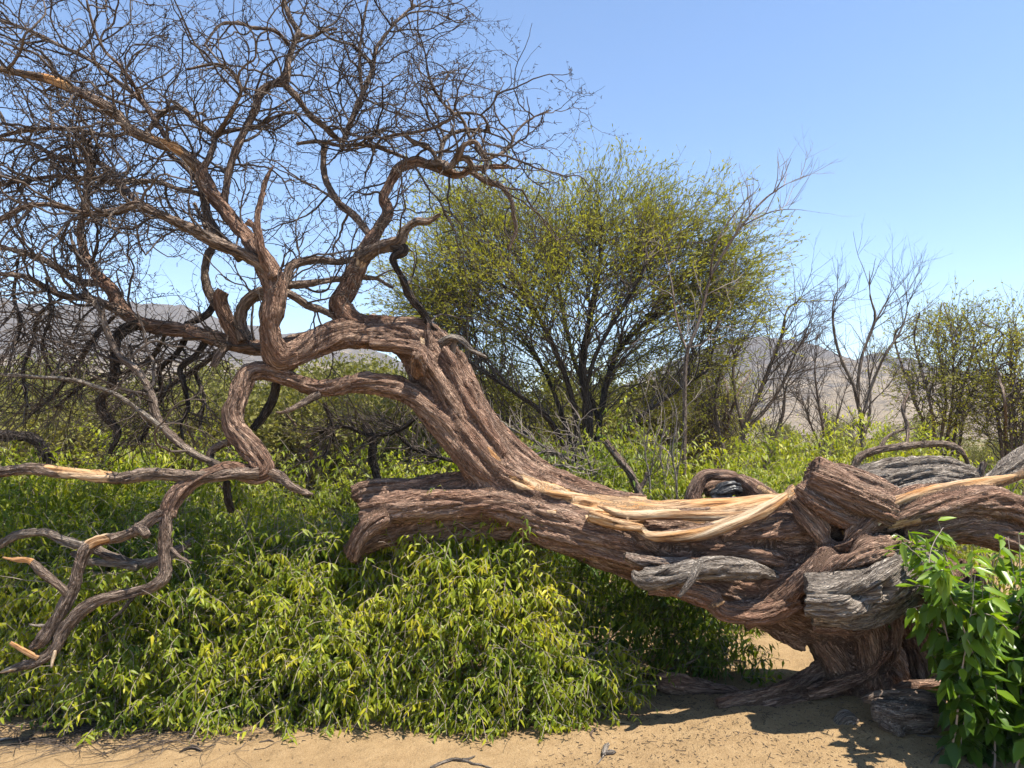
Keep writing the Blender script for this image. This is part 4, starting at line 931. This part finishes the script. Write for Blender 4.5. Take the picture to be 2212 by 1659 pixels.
def bare_tree(label, stems, n1, n2, n3, l1, l2, l3, group=None, mat=None, twig=None, name='bare_tree', pull=(0, 0, 0.5), grey=0.4, r2=0.0035, ang=(22, 50)):
    paths = [px_path(s) for s in stems]
    for c in paths: c[:, 3] *= 0.72; c[-1, 3] *= 0.4; c[-2, 3] *= 0.75
    org = paths[0][0, :3].copy(); org[2] = 0
    root = empty(name, org); tag(root, label, 'tree', group)
    P_, R_ = [], []
    for c in paths:
        mb = MB(); pp = c.copy(); pp[:, :3] -= org; limb_mb(mb, pp, fine=0.04, lump=0.12, grey=grey)
        mb.build('trunk' if c is paths[0] else 'limb', mat or M_limb, root)
        cc = catmull(c, 0.04); ii = np.linspace(0, len(cc) - 1, 30).astype(int); P_.append(cc[ii, :3]); R_.append(cc[ii, 3])
    P_ = np.array(P_); R_ = np.array(R_)
    mb = MB(); n = 0
    pr, rr = P_, R_
    for k, (cnt, ln, r0, nn, sd, wd) in enumerate(((n1, l1, r2 * 1.8, 10, 4, .10), (n2, l2, r2, 7, 3, .10), (n3, l3, r2 * .55, 5, 3, .12))):
        if not cnt: break
        pos, d, rad, i = spawn(pr, rr, cnt, 0.3 if k == 0 else 0.1, ang)
        p, r = grow(pos, d, rng.uniform(*ln, cnt), np.minimum(rad * .8, np.full(cnt, r0)), nn, wd, pull, 0.4)
        tubes(mb, p - org, r, sd, rnd=rng.uniform(0.1, 0.8, cnt)); pr, rr = p, r
    tag(mb.build('twigs', twig or M_twig, root), kind='stuff')
    return root
bare_tree('slender pale sapling with one tall bare stem leaning away past the feathery tree',
    [[(1479,1285,7,7),(1478,1060,7,6.5),(1479,900,7,6.5),(1480,810,7,6.5),(1486,755,7,6),(1503,715,7,5.5),(1520,655,7,5),(1532,605,7,4.8),(1552,565,7,4.4),(1580,520,7,4),(1612,475,7,3.2),(1650,432,7,2.6),(1695,400,7,2),(1738,380,7,1.2)],
     [(1485,760,7,4),(1462,690,7.1,3.2),(1452,620,7.2,2.6),(1440,560,7.3,2),(1425,500,7.4,1.4)],
     [(1534,605,7,3.5),(1540,550,6.9,3),(1560,500,6.9,2.6),(1605,440,6.9,2),(1640,400,6.9,1.4),(1612,375,6.9,1)],
     [(1600,490,7,2.5),(1660,460,7,2),(1710,452,7,1.5),(1770,459,7,1)],
     [(1490,750,7,3),(1520,740,7.2,2.4),(1560,690,7.3,1.8),(1590,640,7.4,1.2)]],
    34, 90, 150, (0.2, 0.55), (0.12, 0.3), (0.05, 0.15), grey=0.3, twig=M_twig_pale, r2=0.003)
bare_tree('grey bare tree with arching twigs between the sapling and the hill',
    [[(1590,1160,11,9),(1600,1000,11,8),(1610,920,11,7),(1640,850,11,6),(1668,780,11,5.5),(1690,720,11,4.5),(1700,670,11,3.5),(1730,645,11,2)],
     [(1606,930,11,6),(1590,860,11,5),(1585,790,11,4),(1610,730,11,3),(1640,690,11,2)],
     [(1612,920,11,6),(1650,890,11,5),(1690,830,11,4.5),(1720,760,11,3.5),(1750,710,11,2)],
     [(1592,1100,11,7),(1560,960,11,6),(1545,880,11,5),(1560,800,11,4),(1600,720,11,2.5)],
     [(1620,1140,11.3,7),(1660,980,11.3,6),(1690,900,11.3,5),(1700,830,11.3,3.5),(1740,780,11.3,2)]],
    120, 700, 1500, (0.4, 1.0), (0.25, 0.6), (0.1, 0.3), pull=(0.15, 0, 0.25), r2=0.0045)
bare_tree('airy bare tree with a forked stem in front of the pale hill',
    [[(1858,1200,9,8),(1861,1000,9,7.5),(1862,920,9,7),(1846,840,9,5.5),(1815,770,9,4.5),(1800,700,9,3.5),(1803,640,9,2.5),(1830,610,9,1.5)],
     [(1862,910,9,6),(1853,850,9,5),(1862,770,9,4.5),(1890,690,9,4),(1880,640,9,3),(1878,585,9,1.5)],
     [(1864,900,9,5),(1884,830,9,4.5),(1910,770,9,4),(1945,715,9,3),(1960,660,9,2),(1950,605,9,1.2)],
     [(1863,960,9,5),(1880,880,9.2,4),(1876,800,9.3,3),(1870,720,9.4,2)],
     [(1888,700,9,3),(1920,640,9,2.2),(1928,600,9,1.4)]],
    60, 230, 420, (0.3, 0.8), (0.15, 0.45), (0.06, 0.2), r2=0.0035)
bare_tree('thin leafless saplings stem beside the forked airy tree',
    [[(1790,1150,12,6),(1785,980,12,5),(1770,880,12,4),(1760,800,12,3),(1770,740,12,2)], [(1786,1000,12,4),(1810,900,12,3.5),(1830,830,12,2.5)], [(1788,1000,12,4),(1745,900,12,3),(1725,830,12,2)]],
    60, 240, 400, (0.3, 0.7), (0.2, 0.4), (0.1, 0.2), r2=0.004)
for k, (x, d, lab) in enumerate(((1400, 6.3, 'pale thin leafless stem nearest the leaning dead stick'), (1432, 6.5, 'pale thin leafless stem rising from the rounded shrub'), (1458, 6.4, 'pale thin leafless stem close to the tall sapling'))):
    y0 = 925 + 1.6 * F / d
    bare_tree(lab, [[(x, y0, d, 4), (x + 4, 1060, d, 3.6), (x - 6, 980, d, 3), (x + 4, 900, d, 2.4), (x - 14, 830, d, 1.4)], [(x + 2, 1040, d, 2.6), (x + 16, 960, d, 2.2), (x + 22, 880, d, 1.2)]],
              10, 30, 40, (0.15, 0.4), (0.1, 0.25), (0.05, 0.1), twig=M_twig_pale, grey=0.6, name='bare_sapling', r2=0.0022)
def sparse_tree(label, x, d, top, half, n3, leaves, seed):
    org = P(x, 925 + 1.6 * F / d, d); org[2] = 0
    root = empty('sparse_tree', org); tag(root, label, 'tree')
    st = []
    for k in range(6):
        a = (k - 2.5) / 2.5
        st.append(px_path([(x + a * 8, 925 + 1.6 * F / d, d, 4.5), (x + a * half * .25, 960, d + rng.normal(0, .2), 3.6), (x + a * half * .5 + rng.normal(0, 10), 860, d + rng.normal(0, .3), 2.8), (x + a * half * .75 + rng.normal(0, 14), (860 + top) / 2, d + rng.normal(0, .4), 2), (x + a * half * .6 + rng.normal(0, 14), top + 30 + 50 * abs(a), d + rng.normal(0, .4), 1.5)]))
    feathery(root, org, st, [lobe(x - half * .35, top + 150, d, half * .6, 90, .7), lobe(x + half * .35, top + 140, d, half * .6, 90, .7), lobe(x, top + 100, d, half * .5, 80, .6), lobe(x, top + 240, d, half * .9, 80, .8)],
             100, 650, n3, leaves, 0.04, M_acacia, M_twig, drift=(0.05, 0, 0.3), s2=(0.25, 0.6), tone=0.45, r1=0.010)
sparse_tree('sparse olive tree with see-through crown beside the airy bare tree', 2040, 10, 615, 130, 1900, 9000, 1)
sparse_tree('sparse yellowish tree standing over the root crown end', 2190, 9.5, 660, 110, 1900, 9000, 2)
sparse_tree('low straggly olive tree tucked behind the grey bare tree', 1540, 13, 740, 90, 1500, 8000, 3)

# distant scrub: one of each size built once, then copied
def scrub_proto(seed, h, w):
    root = empty('scrub_tree', (0, 0, 0))
    st = []
    for k in range(5):
        a = (k - 2) / 2.0
        st.append(np.array([(a * .1, 0, 0, .06), (a * w * .25, rng.normal(0, .2), h * .3, .05), (a * w * .5, rng.normal(0, .4), h * .55, .035), (a * w * .7, rng.normal(0, .5), h * .8, .015)]))
    lobes = [(rng.uniform(-w * .55, w * .55), rng.uniform(-w * .4, w * .4), h * rng.uniform(.45, .8), w * .45, w * .45, h * .22) for _ in range(7)] + [(0, 0, h * .3, w * .85, w * .6, h * .25)]
    feathery(root, np.zeros(3), st, lobes, 110, 700, 2000, 15000, 0.10, M_scrub, M_twig, drift=(0.05, 0, 0.3), s2=(0.4, 0.9), s3=(0.2, 0.5), tone=0.5, r1=0.016, wide=0.26)
    return root
protos = [scrub_proto(1, 3.4, 1.8), scrub_proto(2, 2.6, 2.2), scrub_proto(3, 4.2, 2.0)]
def copy_tree(o):
    c = o.copy(); col.objects.link(c)
    for ch in o.children:
        d = ch.copy(); col.objects.link(d); d.parent = c
    return c
spots = [(1050,14,0),(1150,15,1),(1250,16,0),(1350,15,1),(1450,14,0),(-30,11,1),(60,12.5,0),(150,10.5,1),(240,12,0),(350,11.5,1),(440,13,0),(540,11,1),(640,12.5,1),(740,11.5,1),(840,12,1),(930,13,0),(-20,15,0),(70,19,1),(170,16,1),(250,22,0),(330,18,1),(400,25,2),(450,17,1),(530,21,0),(600,16,1),(660,24,0),(720,18,1),(790,22,2),(850,17,1),(905,26,0),(960,20,1),
         (1010,28,2),(1090,24,0),(1180,30,2),(1330,26,1),(1420,30,0),(1500,22,1),(1570,26,0),(1640,20,1),(1700,28,2),(1760,24,1),(1820,32,2),(1890,26,1),(1960,22,0),(2030,28,2),(2100,20,1),(2180,24,0),(2240,18,1),
         (120,34,2),(300,38,2),(480,36,2),(620,40,2),(770,36,2),(880,42,2),(1680,40,2),(1800,44,2),(1920,42,2)]
used = set()
for x, d, k in spots:
    o = protos[k] if k not in used else copy_tree(protos[k]); used.add(k)
    s = rng.uniform(0.75, 1.15) * (0.55 if x > 1520 else 0.85 if d < 14 else 1.0)
    o.location = (P(x, 900, d)[0], d, 0); o.rotation_euler = (0, 0, rng.uniform(0, 6.28)); o.scale = (s, s, s * rng.uniform(0.8, 1.05))
    tag(o, ('open olive scrub tree of middling height on the flat below the hills', 'low broad olive scrub tree on the flat below the hills', 'tall narrow olive scrub tree on the flat below the hills')[k], 'tree', ('middling', 'low broad', 'tall')[k] + ' scrub trees between the shrubs and the hills')

# ------------------------------------------------------------------ dead wood behind and around
def wood(name, label, limbs, mat=None, cat='branch', twigs=0, tl=(0.1, 0.35), twig_mat=None, part='limb', group=None, **k):
    paths = [px_path(l) for l in limbs]
    org = paths[0][0, :3].copy(); org[2] = 0
    root = empty(name, org); tag(root, label, cat, group)
    for c in paths:
        mb = MB(); pp = c.copy(); pp[:, :3] -= org; limb_mb(mb, pp, **k); mb.build(part, mat or M_limb, root)
    if twigs:
        P_, R_, W_ = crown_arrays([(c, 1) for c in paths], 24)
        pos, d, rad, i = spawn(P_, R_, twigs, 0.15, (25, 65))
        p, r = grow(pos, d, rng.uniform(*tl, twigs), np.minimum(rad * .8, 0.0045), 9, 0.16, (0, 0, 0.1), 0.3)
        mb = MB(); tubes(mb, p - org, r, 4, rnd=rng.uniform(0.1, 0.9, twigs))
        pos, d, rad, i = spawn(p, r, twigs * 3, 0.15, (25, 65))
        p, r = grow(pos, d, rng.uniform(tl[0] * .4, tl[1] * .5, twigs * 3), np.minimum(rad * .8, 0.0025), 6, 0.16, (0, 0, 0.1), 0.4)
        tubes(mb, p - org, r, 3, rnd=rng.uniform(0.1, 0.9, twigs * 3))
        tag(mb.build('twigs', twig_mat or M_twig, root), kind='stuff')
    return root
wood('bent_branch', 'dark bent branch arching over the shrub behind the root crown', [
    [(1843,1220,6.4,9),(1842,1040,6.4,9),(1846,1005,6.4,9),(1862,984,6.4,8.5),(1900,971,6.4,8),(1960,963,6.4,8),(2020,958,6.4,7.5),(2062,965,6.4,6.5),(2084,985,6.4,5),(2095,1015,6.4,3.5)],
    [(1900,971,6.4,5),(1915,945,6.45,4),(1945,930,6.5,3),(1975,925,6.5,2)], [(1960,962,6.4,4),(1960,920,6.5,4),(1950,880,6.5,3.5),(1965,845,6.6,2.5)]], mat=M_limb, twigs=22, grey=0.3)
wood('dead_stick', 'leaning dead stick standing in the rounded shrub', [[(1385,1100,6.0,9),(1378,1060,6.0,9),(1360,1020,6.0,8),(1332,985,6.0,8),(1308,952,6.0,7)], [(1378,1060,6,6),(1392,1040,6,5),(1398,1020,6,3)]], mat=M_limb, twigs=8, grey=0.3)
wood('dead_branch', 'tangle of dead grey twigs between leaning trunk and feathery tree', [
    [(1330,1060,6.6,3),(1290,1035,6.5,3.5),(1240,1000,6.5,4),(1190,975,6.5,4),(1150,985,6.4,3),(1110,1010,6.4,2)], [(1290,1035,6.5,3),(1265,985,6.5,3),(1250,930,6.4,2.5),(1255,905,6.4,1.5)],
    [(1215,990,6.5,3),(1150,950,6.6,3),(1100,925,6.7,2.5),(1060,920,6.8,2)], [(1180,1020,6.4,3),(1200,1005,6.4,3),(1240,1010,6.4,2.5),(1290,1020,6.4,1.5)]], twigs=70, tl=(0.15, 0.5), twig_mat=M_twig_pale, grey=0.6)
wood('dead_snag', 'dark curved dead stick standing behind the left log', [[(822,1060,5.1,8),(812,1020,5.1,9),(803,985,5.1,9),(806,955,5.1,9.5),(795,930,5.1,9),(785,915,5.1,7)]], mat=M_dead, twigs=6)
wood('dead_branch', 'dark thick branch curving down beside the yellowish shrub top', [[(-60,935,5.4,12),(0,940,5.4,12),(60,944,5.4,11),(84,955,5.4,10),(98,980,5.4,8),(104,1020,5.4,6)], [(70,948,5.4,6),(95,962,5.3,5),(120,1000,5.3,3)]], mat=M_dead, twigs=16)
wood('dead_branch', 'grey broken branch lying across the leaves behind the hanging limb', [
    [(-40,1190,4.02,9),(0,1176,4.02,9),(43,1153,4.02,9),(97,1150,4.02,9),(133,1166,4.02,9),(177,1181,4.02,10),(210,1190,4.02,10),(240,1204,4.02,10),(290,1218,4.02,11),(330,1214,4.02,11),(383,1190,4.05,10),(420,1165,4.1,7)],
    [(155,1195,4.03,6),(187,1212,4.02,8.5),(240,1216,4.02,9),(300,1224,4.0,9)]], grey=0.45)
wood('dead_branch', 'web of dark dead branches hanging below the low limb at the scrub', [
    [(490,740,4.5,3),(470,760,4.9,6),(420,800,5.2,6),(360,840,5.2,6),(330,900,5.2,5),(300,960,5.2,4)], [(360,840,5.2,5),(290,850,5.3,4),(230,890,5.3,3)], [(420,800,5.2,5),(440,860,5.2,4),(430,930,5.2,3)],
    [(360,715,4.45,3),(330,770,4.9,6),(280,800,5,5),(200,820,5,4),(120,880,5,3)], [(262,670,4.45,3),(215,715,4.8,5.5),(170,780,5,5),(120,850,5,4),(60,900,5,3)], [(140,640,4.2,3),(85,680,4.5,5),(70,740,4.8,4.5),(50,800,4.8,4),(60,880,4.8,3)], [(40,560,4.0,3),(30,640,3.95,4),(45,700,3.9,3.5),(20,780,3.9,2)], [(100,600,4.1,3),(110,680,4.0,3.5),(90,750,4.0,3),(120,820,4.0,2)]],
    mat=M_dead, twigs=330, tl=(0.25, 0.7), twig_mat=M_twig)
wood('dead_branch', 'dark bare twigs reaching out below the low limb behind the arch', [
    [(900,900,5.0,5),(860,930,5,5),(800,940,5,4.5),(740,920,5,4),(690,935,5,3)], [(1000,1000,5.1,5),(940,985,5.1,4.5),(880,960,5.1,4),(840,900,5.1,3)], [(700,870,5.0,4),(720,930,5,4),(700,985,5,3)]],
    mat=M_dead, twigs=110, tl=(0.2, 0.6), twig_mat=M_twig)
# burnt stump behind the debarked trunk
bs = empty('burnt_stump', P(1580, 1200, 5.0) * (1, 1, 0)); tag(bs, 'hollow burnt stump with charred black core behind the debarked trunk', 'stump')
def reparent(o, root):
    o.parent = root; o.matrix_parent_inverse.identity(); o.location = tuple(-np.array(root.location))
reparent(fuse('shell', [
    S_((1488,1150,5.0,22),(1494,1090,5.0,18),(1506,1050,5.0,15),(1524,1028,5.0,13),(1560,1026,5.0,12),(1590,1030,5.0,12)), S_((1520,1060,5.12,18),(1545,1050,5.12,14),(1580,1046,5.12,14),(1610,1050,5.1,16)),
    S_((1596,1028,5.0,12),(1614,1044,4.96,20),(1640,1064,4.94,24),(1670,1086,4.92,22),(1690,1110,4.92,20)), S_((1618,1110,5.0,30),(1612,1060,5.0,22),(1606,1026,5.0,8)), S_((1640,1052,4.9,6),(1664,1066,4.88,7),(1690,1080,4.88,6), pale=0.9, relief=.3),
    S_((1540,1150,5.1,50),(1560,1100,5.12,40)), S_((1600,1160,5.0,50),(1610,1100,5.02,38))], M_bark, None, a=(0.014, 0.01, 0.005)), bs)
M_char, nt, out = nodes('char_black')
bsdf(nt, out, ramp(nt, noise(nt, nt.nodes.new('ShaderNodeTexCoord').outputs['Object'], 30, 4), [(0.35, (0.006, 0.006, 0.006)), (0.7, (0.05, 0.048, 0.047))]), 0.45, 0.5)
reparent(fuse('charred_core', [S_((1535,1075,4.93,10),(1560,1060,4.92,14),(1585,1054,4.92,12),(1600,1060,4.94,8)), S_((1540,1084,4.9,8),(1570,1078,4.9,9),(1600,1086,4.9,8))], M_char, None, voxel=0.006, a=(0.03, 0.02, 0.012), lump=0.3), bs)

# ------------------------------------------------------------------ things on the sand
def G(x, y):
    d = 4.0
    for _ in range(12):
        p = P(x, y, d); z = gz(p[0], p[1])
        d = d + (p[2] - z) * d / (CAMZ - z) * 0.9
    return P(x, y, d)
ch = empty('wood_chunk', G(1930, 1580)); tag(ch, 'rounded weathered wood chunk lying on the sand under the broad leaves', 'wood')
reparent(fuse('chunk', [
    S_((1862,1512,3.98,8),(1890,1508,3.95,14),(1930,1508,3.93,17),(1990,1512,3.93,20),(2030,1520,3.95,18), grey=0.3),
    S_((1884,1536,3.88,16),(1910,1540,3.86,26),(1950,1548,3.86,32),(2000,1552,3.88,30), grey=0.5),
    S_((1900,1552,3.86,20),(1930,1568,3.83,22),(1944,1582,3.80,13),(1950,1592,3.78,8), grey=0.5)], M_limb, None, voxel=0.006, a=(0.016, 0.008, 0.004)), ch)
bk = empty('wood_block', G(1828, 1560)); tag(bk, 'small grey sawn wood block half buried in shaded sand', 'wood')
c = G(1828, 1562); q = np.array([[c[0] - .045, c[1] + .02, c[2] - .03, .035], [c[0], c[1], c[2] + .03, .038], [c[0] + .04, c[1] + .01, c[2] + .005, .030], [c[0] + .07, c[1] + .02, c[2] - .03, .02]]); q[:, :3] -= np.array(bk.location)
mb = MB(); limb_mb(mb, q, grey=0.7, lump=0.3, fine=0.006); mb.build('block', M_limb, bk)

def stick(name, label, lines, mat=None, cat='stick', grey=0.5, group=None, bow=0.004):
    """pieces lying on the sand; lines of (x, y, radius mm)"""
    first = G(lines[0][0][0], lines[0][0][1]); root = empty(name, first); tag(root, label, cat, group)
    for ln in lines:
        pts = []
        for x, y, r in ln:
            g = G(x, y); pts.append((g[0], g[1], g[2] + r * 0.001 * 0.6 + bow * rng.random(), r * 0.001))
        pp = np.array(pts); pp[:, :3] -= first
        mb = MB(); limb_mb(mb, pp, grey=grey, lump=0.2, fine=0.008); mb.build('piece', mat or M_limb, root)
stick('forked_stick', 'grey forked stick lying on open sand', [[(930,1662,7),(958,1650,8),(980,1644,9),(1004,1645,8),(1022,1652,7),(1040,1655,5),(1064,1662,3)], [(990,1644,6),(1012,1641,6),(1026,1636,4)]], grey=0.75)
stick('wood_chip', 'upright weathered wood chip standing in the sand near the bark litter', [[(1304,1634,10),(1308,1620,15),(1314,1610,9)], [(1300,1632,10),(1318,1630,15),(1328,1628,9)], [(1306,1632,4),(1296,1646,4),(1286,1655,2)]], grey=0.6)
stick('brown_twig', 'reddish brown twig on the sand by the shrub edge', [[(1138,1562,4),(1165,1570,5),(1190,1578,5),(1206,1584,3)]], grey=0.1)
stick('knobby_stick', 'short knobby brown stick at the shrub foot', [[(1043,1590,9),(1050,1582,8),(1062,1575,5)]], grey=0.2)
stick('bark_curl', 'curled dark strip of bark on the sand', [[(1288,1576,4),(1279,1582,6),(1276,1590,6),(1282,1596,4)]], grey=0.2, bow=0.01)
stick('dark_stick', 'dark flat stick lying in the limb shadow on the sand', [[(40,1606,5),(70,1602,8),(104,1604,5)]], mat=M_dead, grey=0)
stick('pale_stick', 'pale stick half buried in the sand by the dark stick', [[(-10,1604,6),(14,1600,8),(34,1597,5)]], grey=0.8)
stick('seed_pod', 'dark curved seed pod on the sand beside thin twigs', [[(388,1627,4),(405,1620,8),(422,1619,8),(438,1624,3)]], mat=M_dead, grey=0)
stick('wood_sliver', 'small grey wood sliver on bare sand near the shrub', [[(570,1562,3),(575,1569,8),(582,1577,2)]], grey=0.8)
stick('long_twig', 'long thin twig lying flat on the sand beyond the sliver', [[(672,1573,3),(700,1572,4),(740,1575,4),(790,1577,2)]], grey=0.4)
stick('bent_twig', 'thin bent twig on the sand between sliver and forked stick', [[(560,1604,2.5),(580,1601,4),(592,1603,2)]], grey=0.3)
stick('pale_stick', 'pale straight stick poking from under the broad leaved shrub', [[(2011,1652,3.5),(2022,1632,4),(2052,1603,4)]], grey=0.9)
stick('pale_stick', 'pale stick lying level beside the wood chunk', [[(1981,1590,5),(2010,1592,5),(2060,1595,4)]], grey=0.8)
stick('long_twig', 'grey dead stick on the sand at the foot of the left shrub', [[(40,1535,5),(70,1540,7),(110,1545,6),(150,1543,3)], [(95,1543,4),(105,1528,4),(120,1520,2)]], grey=0.8)
# heap of dry twigs, then fine litter: too many to count
mb = MB(); n = 420
cx = np.where(rng.random(n) < .6, rng.normal(240, 120, n), rng.uniform(20, 560, n)); cy = rng.normal(1582, 26, n)
cy = np.clip(cy, 1535, 1660)
pts = np.array([G(a, b) for a, b in zip(cx, cy)]); an = rng.normal(0.1, 0.7, n)
p, r = grow(pts + np.array([0, 0, 0.008]), np.stack([np.cos(an), np.sin(an), rng.normal(0, .05, n)], -1) * np.where(rng.random(n) < .5, 1, -1)[:, None], rng.uniform(0.08, 0.5, n), rng.uniform(0.0008, 0.0022, n), 9, 0.12, (0, 0, 0), 0.5)
h = ground_h(p[..., 0], p[..., 1]); p[..., 2] = np.maximum(h + 0.002 + 0.3 * np.abs(p[..., 2] - pts[:, None, 2]), h + 0.002)
tubes(mb, p, r, 4, rnd=rng.uniform(0, .9, n))
tag(mb.build('dry_twig_litter', M_twig), 'loose scatter of dry thin twigs on the sand', 'twigs', kind='stuff')
mb = MB(); n = 16000
u = rng.random(n); X = rng.uniform(-3.2, 3.4, n); Y = rng.uniform(2.9, 4.9, n)
den = noise3(np.stack([X * 1.2, Y * 2.0, X * 0 + 3], -1)) + 0.35 * np.exp(-((X - 1.6) / 1.2) ** 2) + 0.5 * np.exp(-((X - 1.75) / .7) ** 2 - ((Y - 4.0) / .22) ** 2) + 0.35 * np.exp(-((Y - 4.2) / .3) ** 2)
k = den > rng.uniform(-0.15, 0.55, n); X, Y = X[k], Y[k]; n = len(X)
an = rng.uniform(0, 6.28, n); L = rng.gamma(2.0, 0.006, n) + 0.004
d = np.stack([np.cos(an), np.sin(an), rng.normal(0, .15, n)], -1); st = np.stack([X, Y, ground_h(X, Y) + 0.002], -1)
p, r = grow(st, d, L, rng.uniform(0.0010, 0.0026, n), 3, 0.2, tip=0.6)
tubes(mb, p, r, 3, rnd=rng.uniform(0, 0.6, n))
tag(mb.build('bark_litter', M_twig), 'fine bark crumbs and leaf litter scattered over the sand', 'litter', kind='stuff')


# ------------------------------------------------------------------ air
mb = MB(); X0, X1, Y0, Y1, Z0, Z1 = -950, 950, -60, 950, -3.0, 62.0
mb.add([(X0,Y0,Z0),(X1,Y0,Z0),(X1,Y1,Z0),(X0,Y1,Z0),(X0,Y0,Z1),(X1,Y0,Z1),(X1,Y1,Z1),(X0,Y1,Z1)], [(0,3,2,1),(4,5,6,7),(0,1,5,4),(1,2,6,5),(2,3,7,6),(3,0,4,7)])
hm, nt, out = nodes('haze_air')
pv = nt.nodes.new('ShaderNodeVolumePrincipled'); pv.inputs['Color'].default_value = (0.82, 0.88, 1.0, 1); pv.inputs['Density'].default_value = 0.0006
nt.links.new(pv.outputs[0], out.inputs['Volume'])
tag(mb.build('haze', hm, smooth=False), 'thin pale dust haze in the warm air', 'haze', kind='stuff')
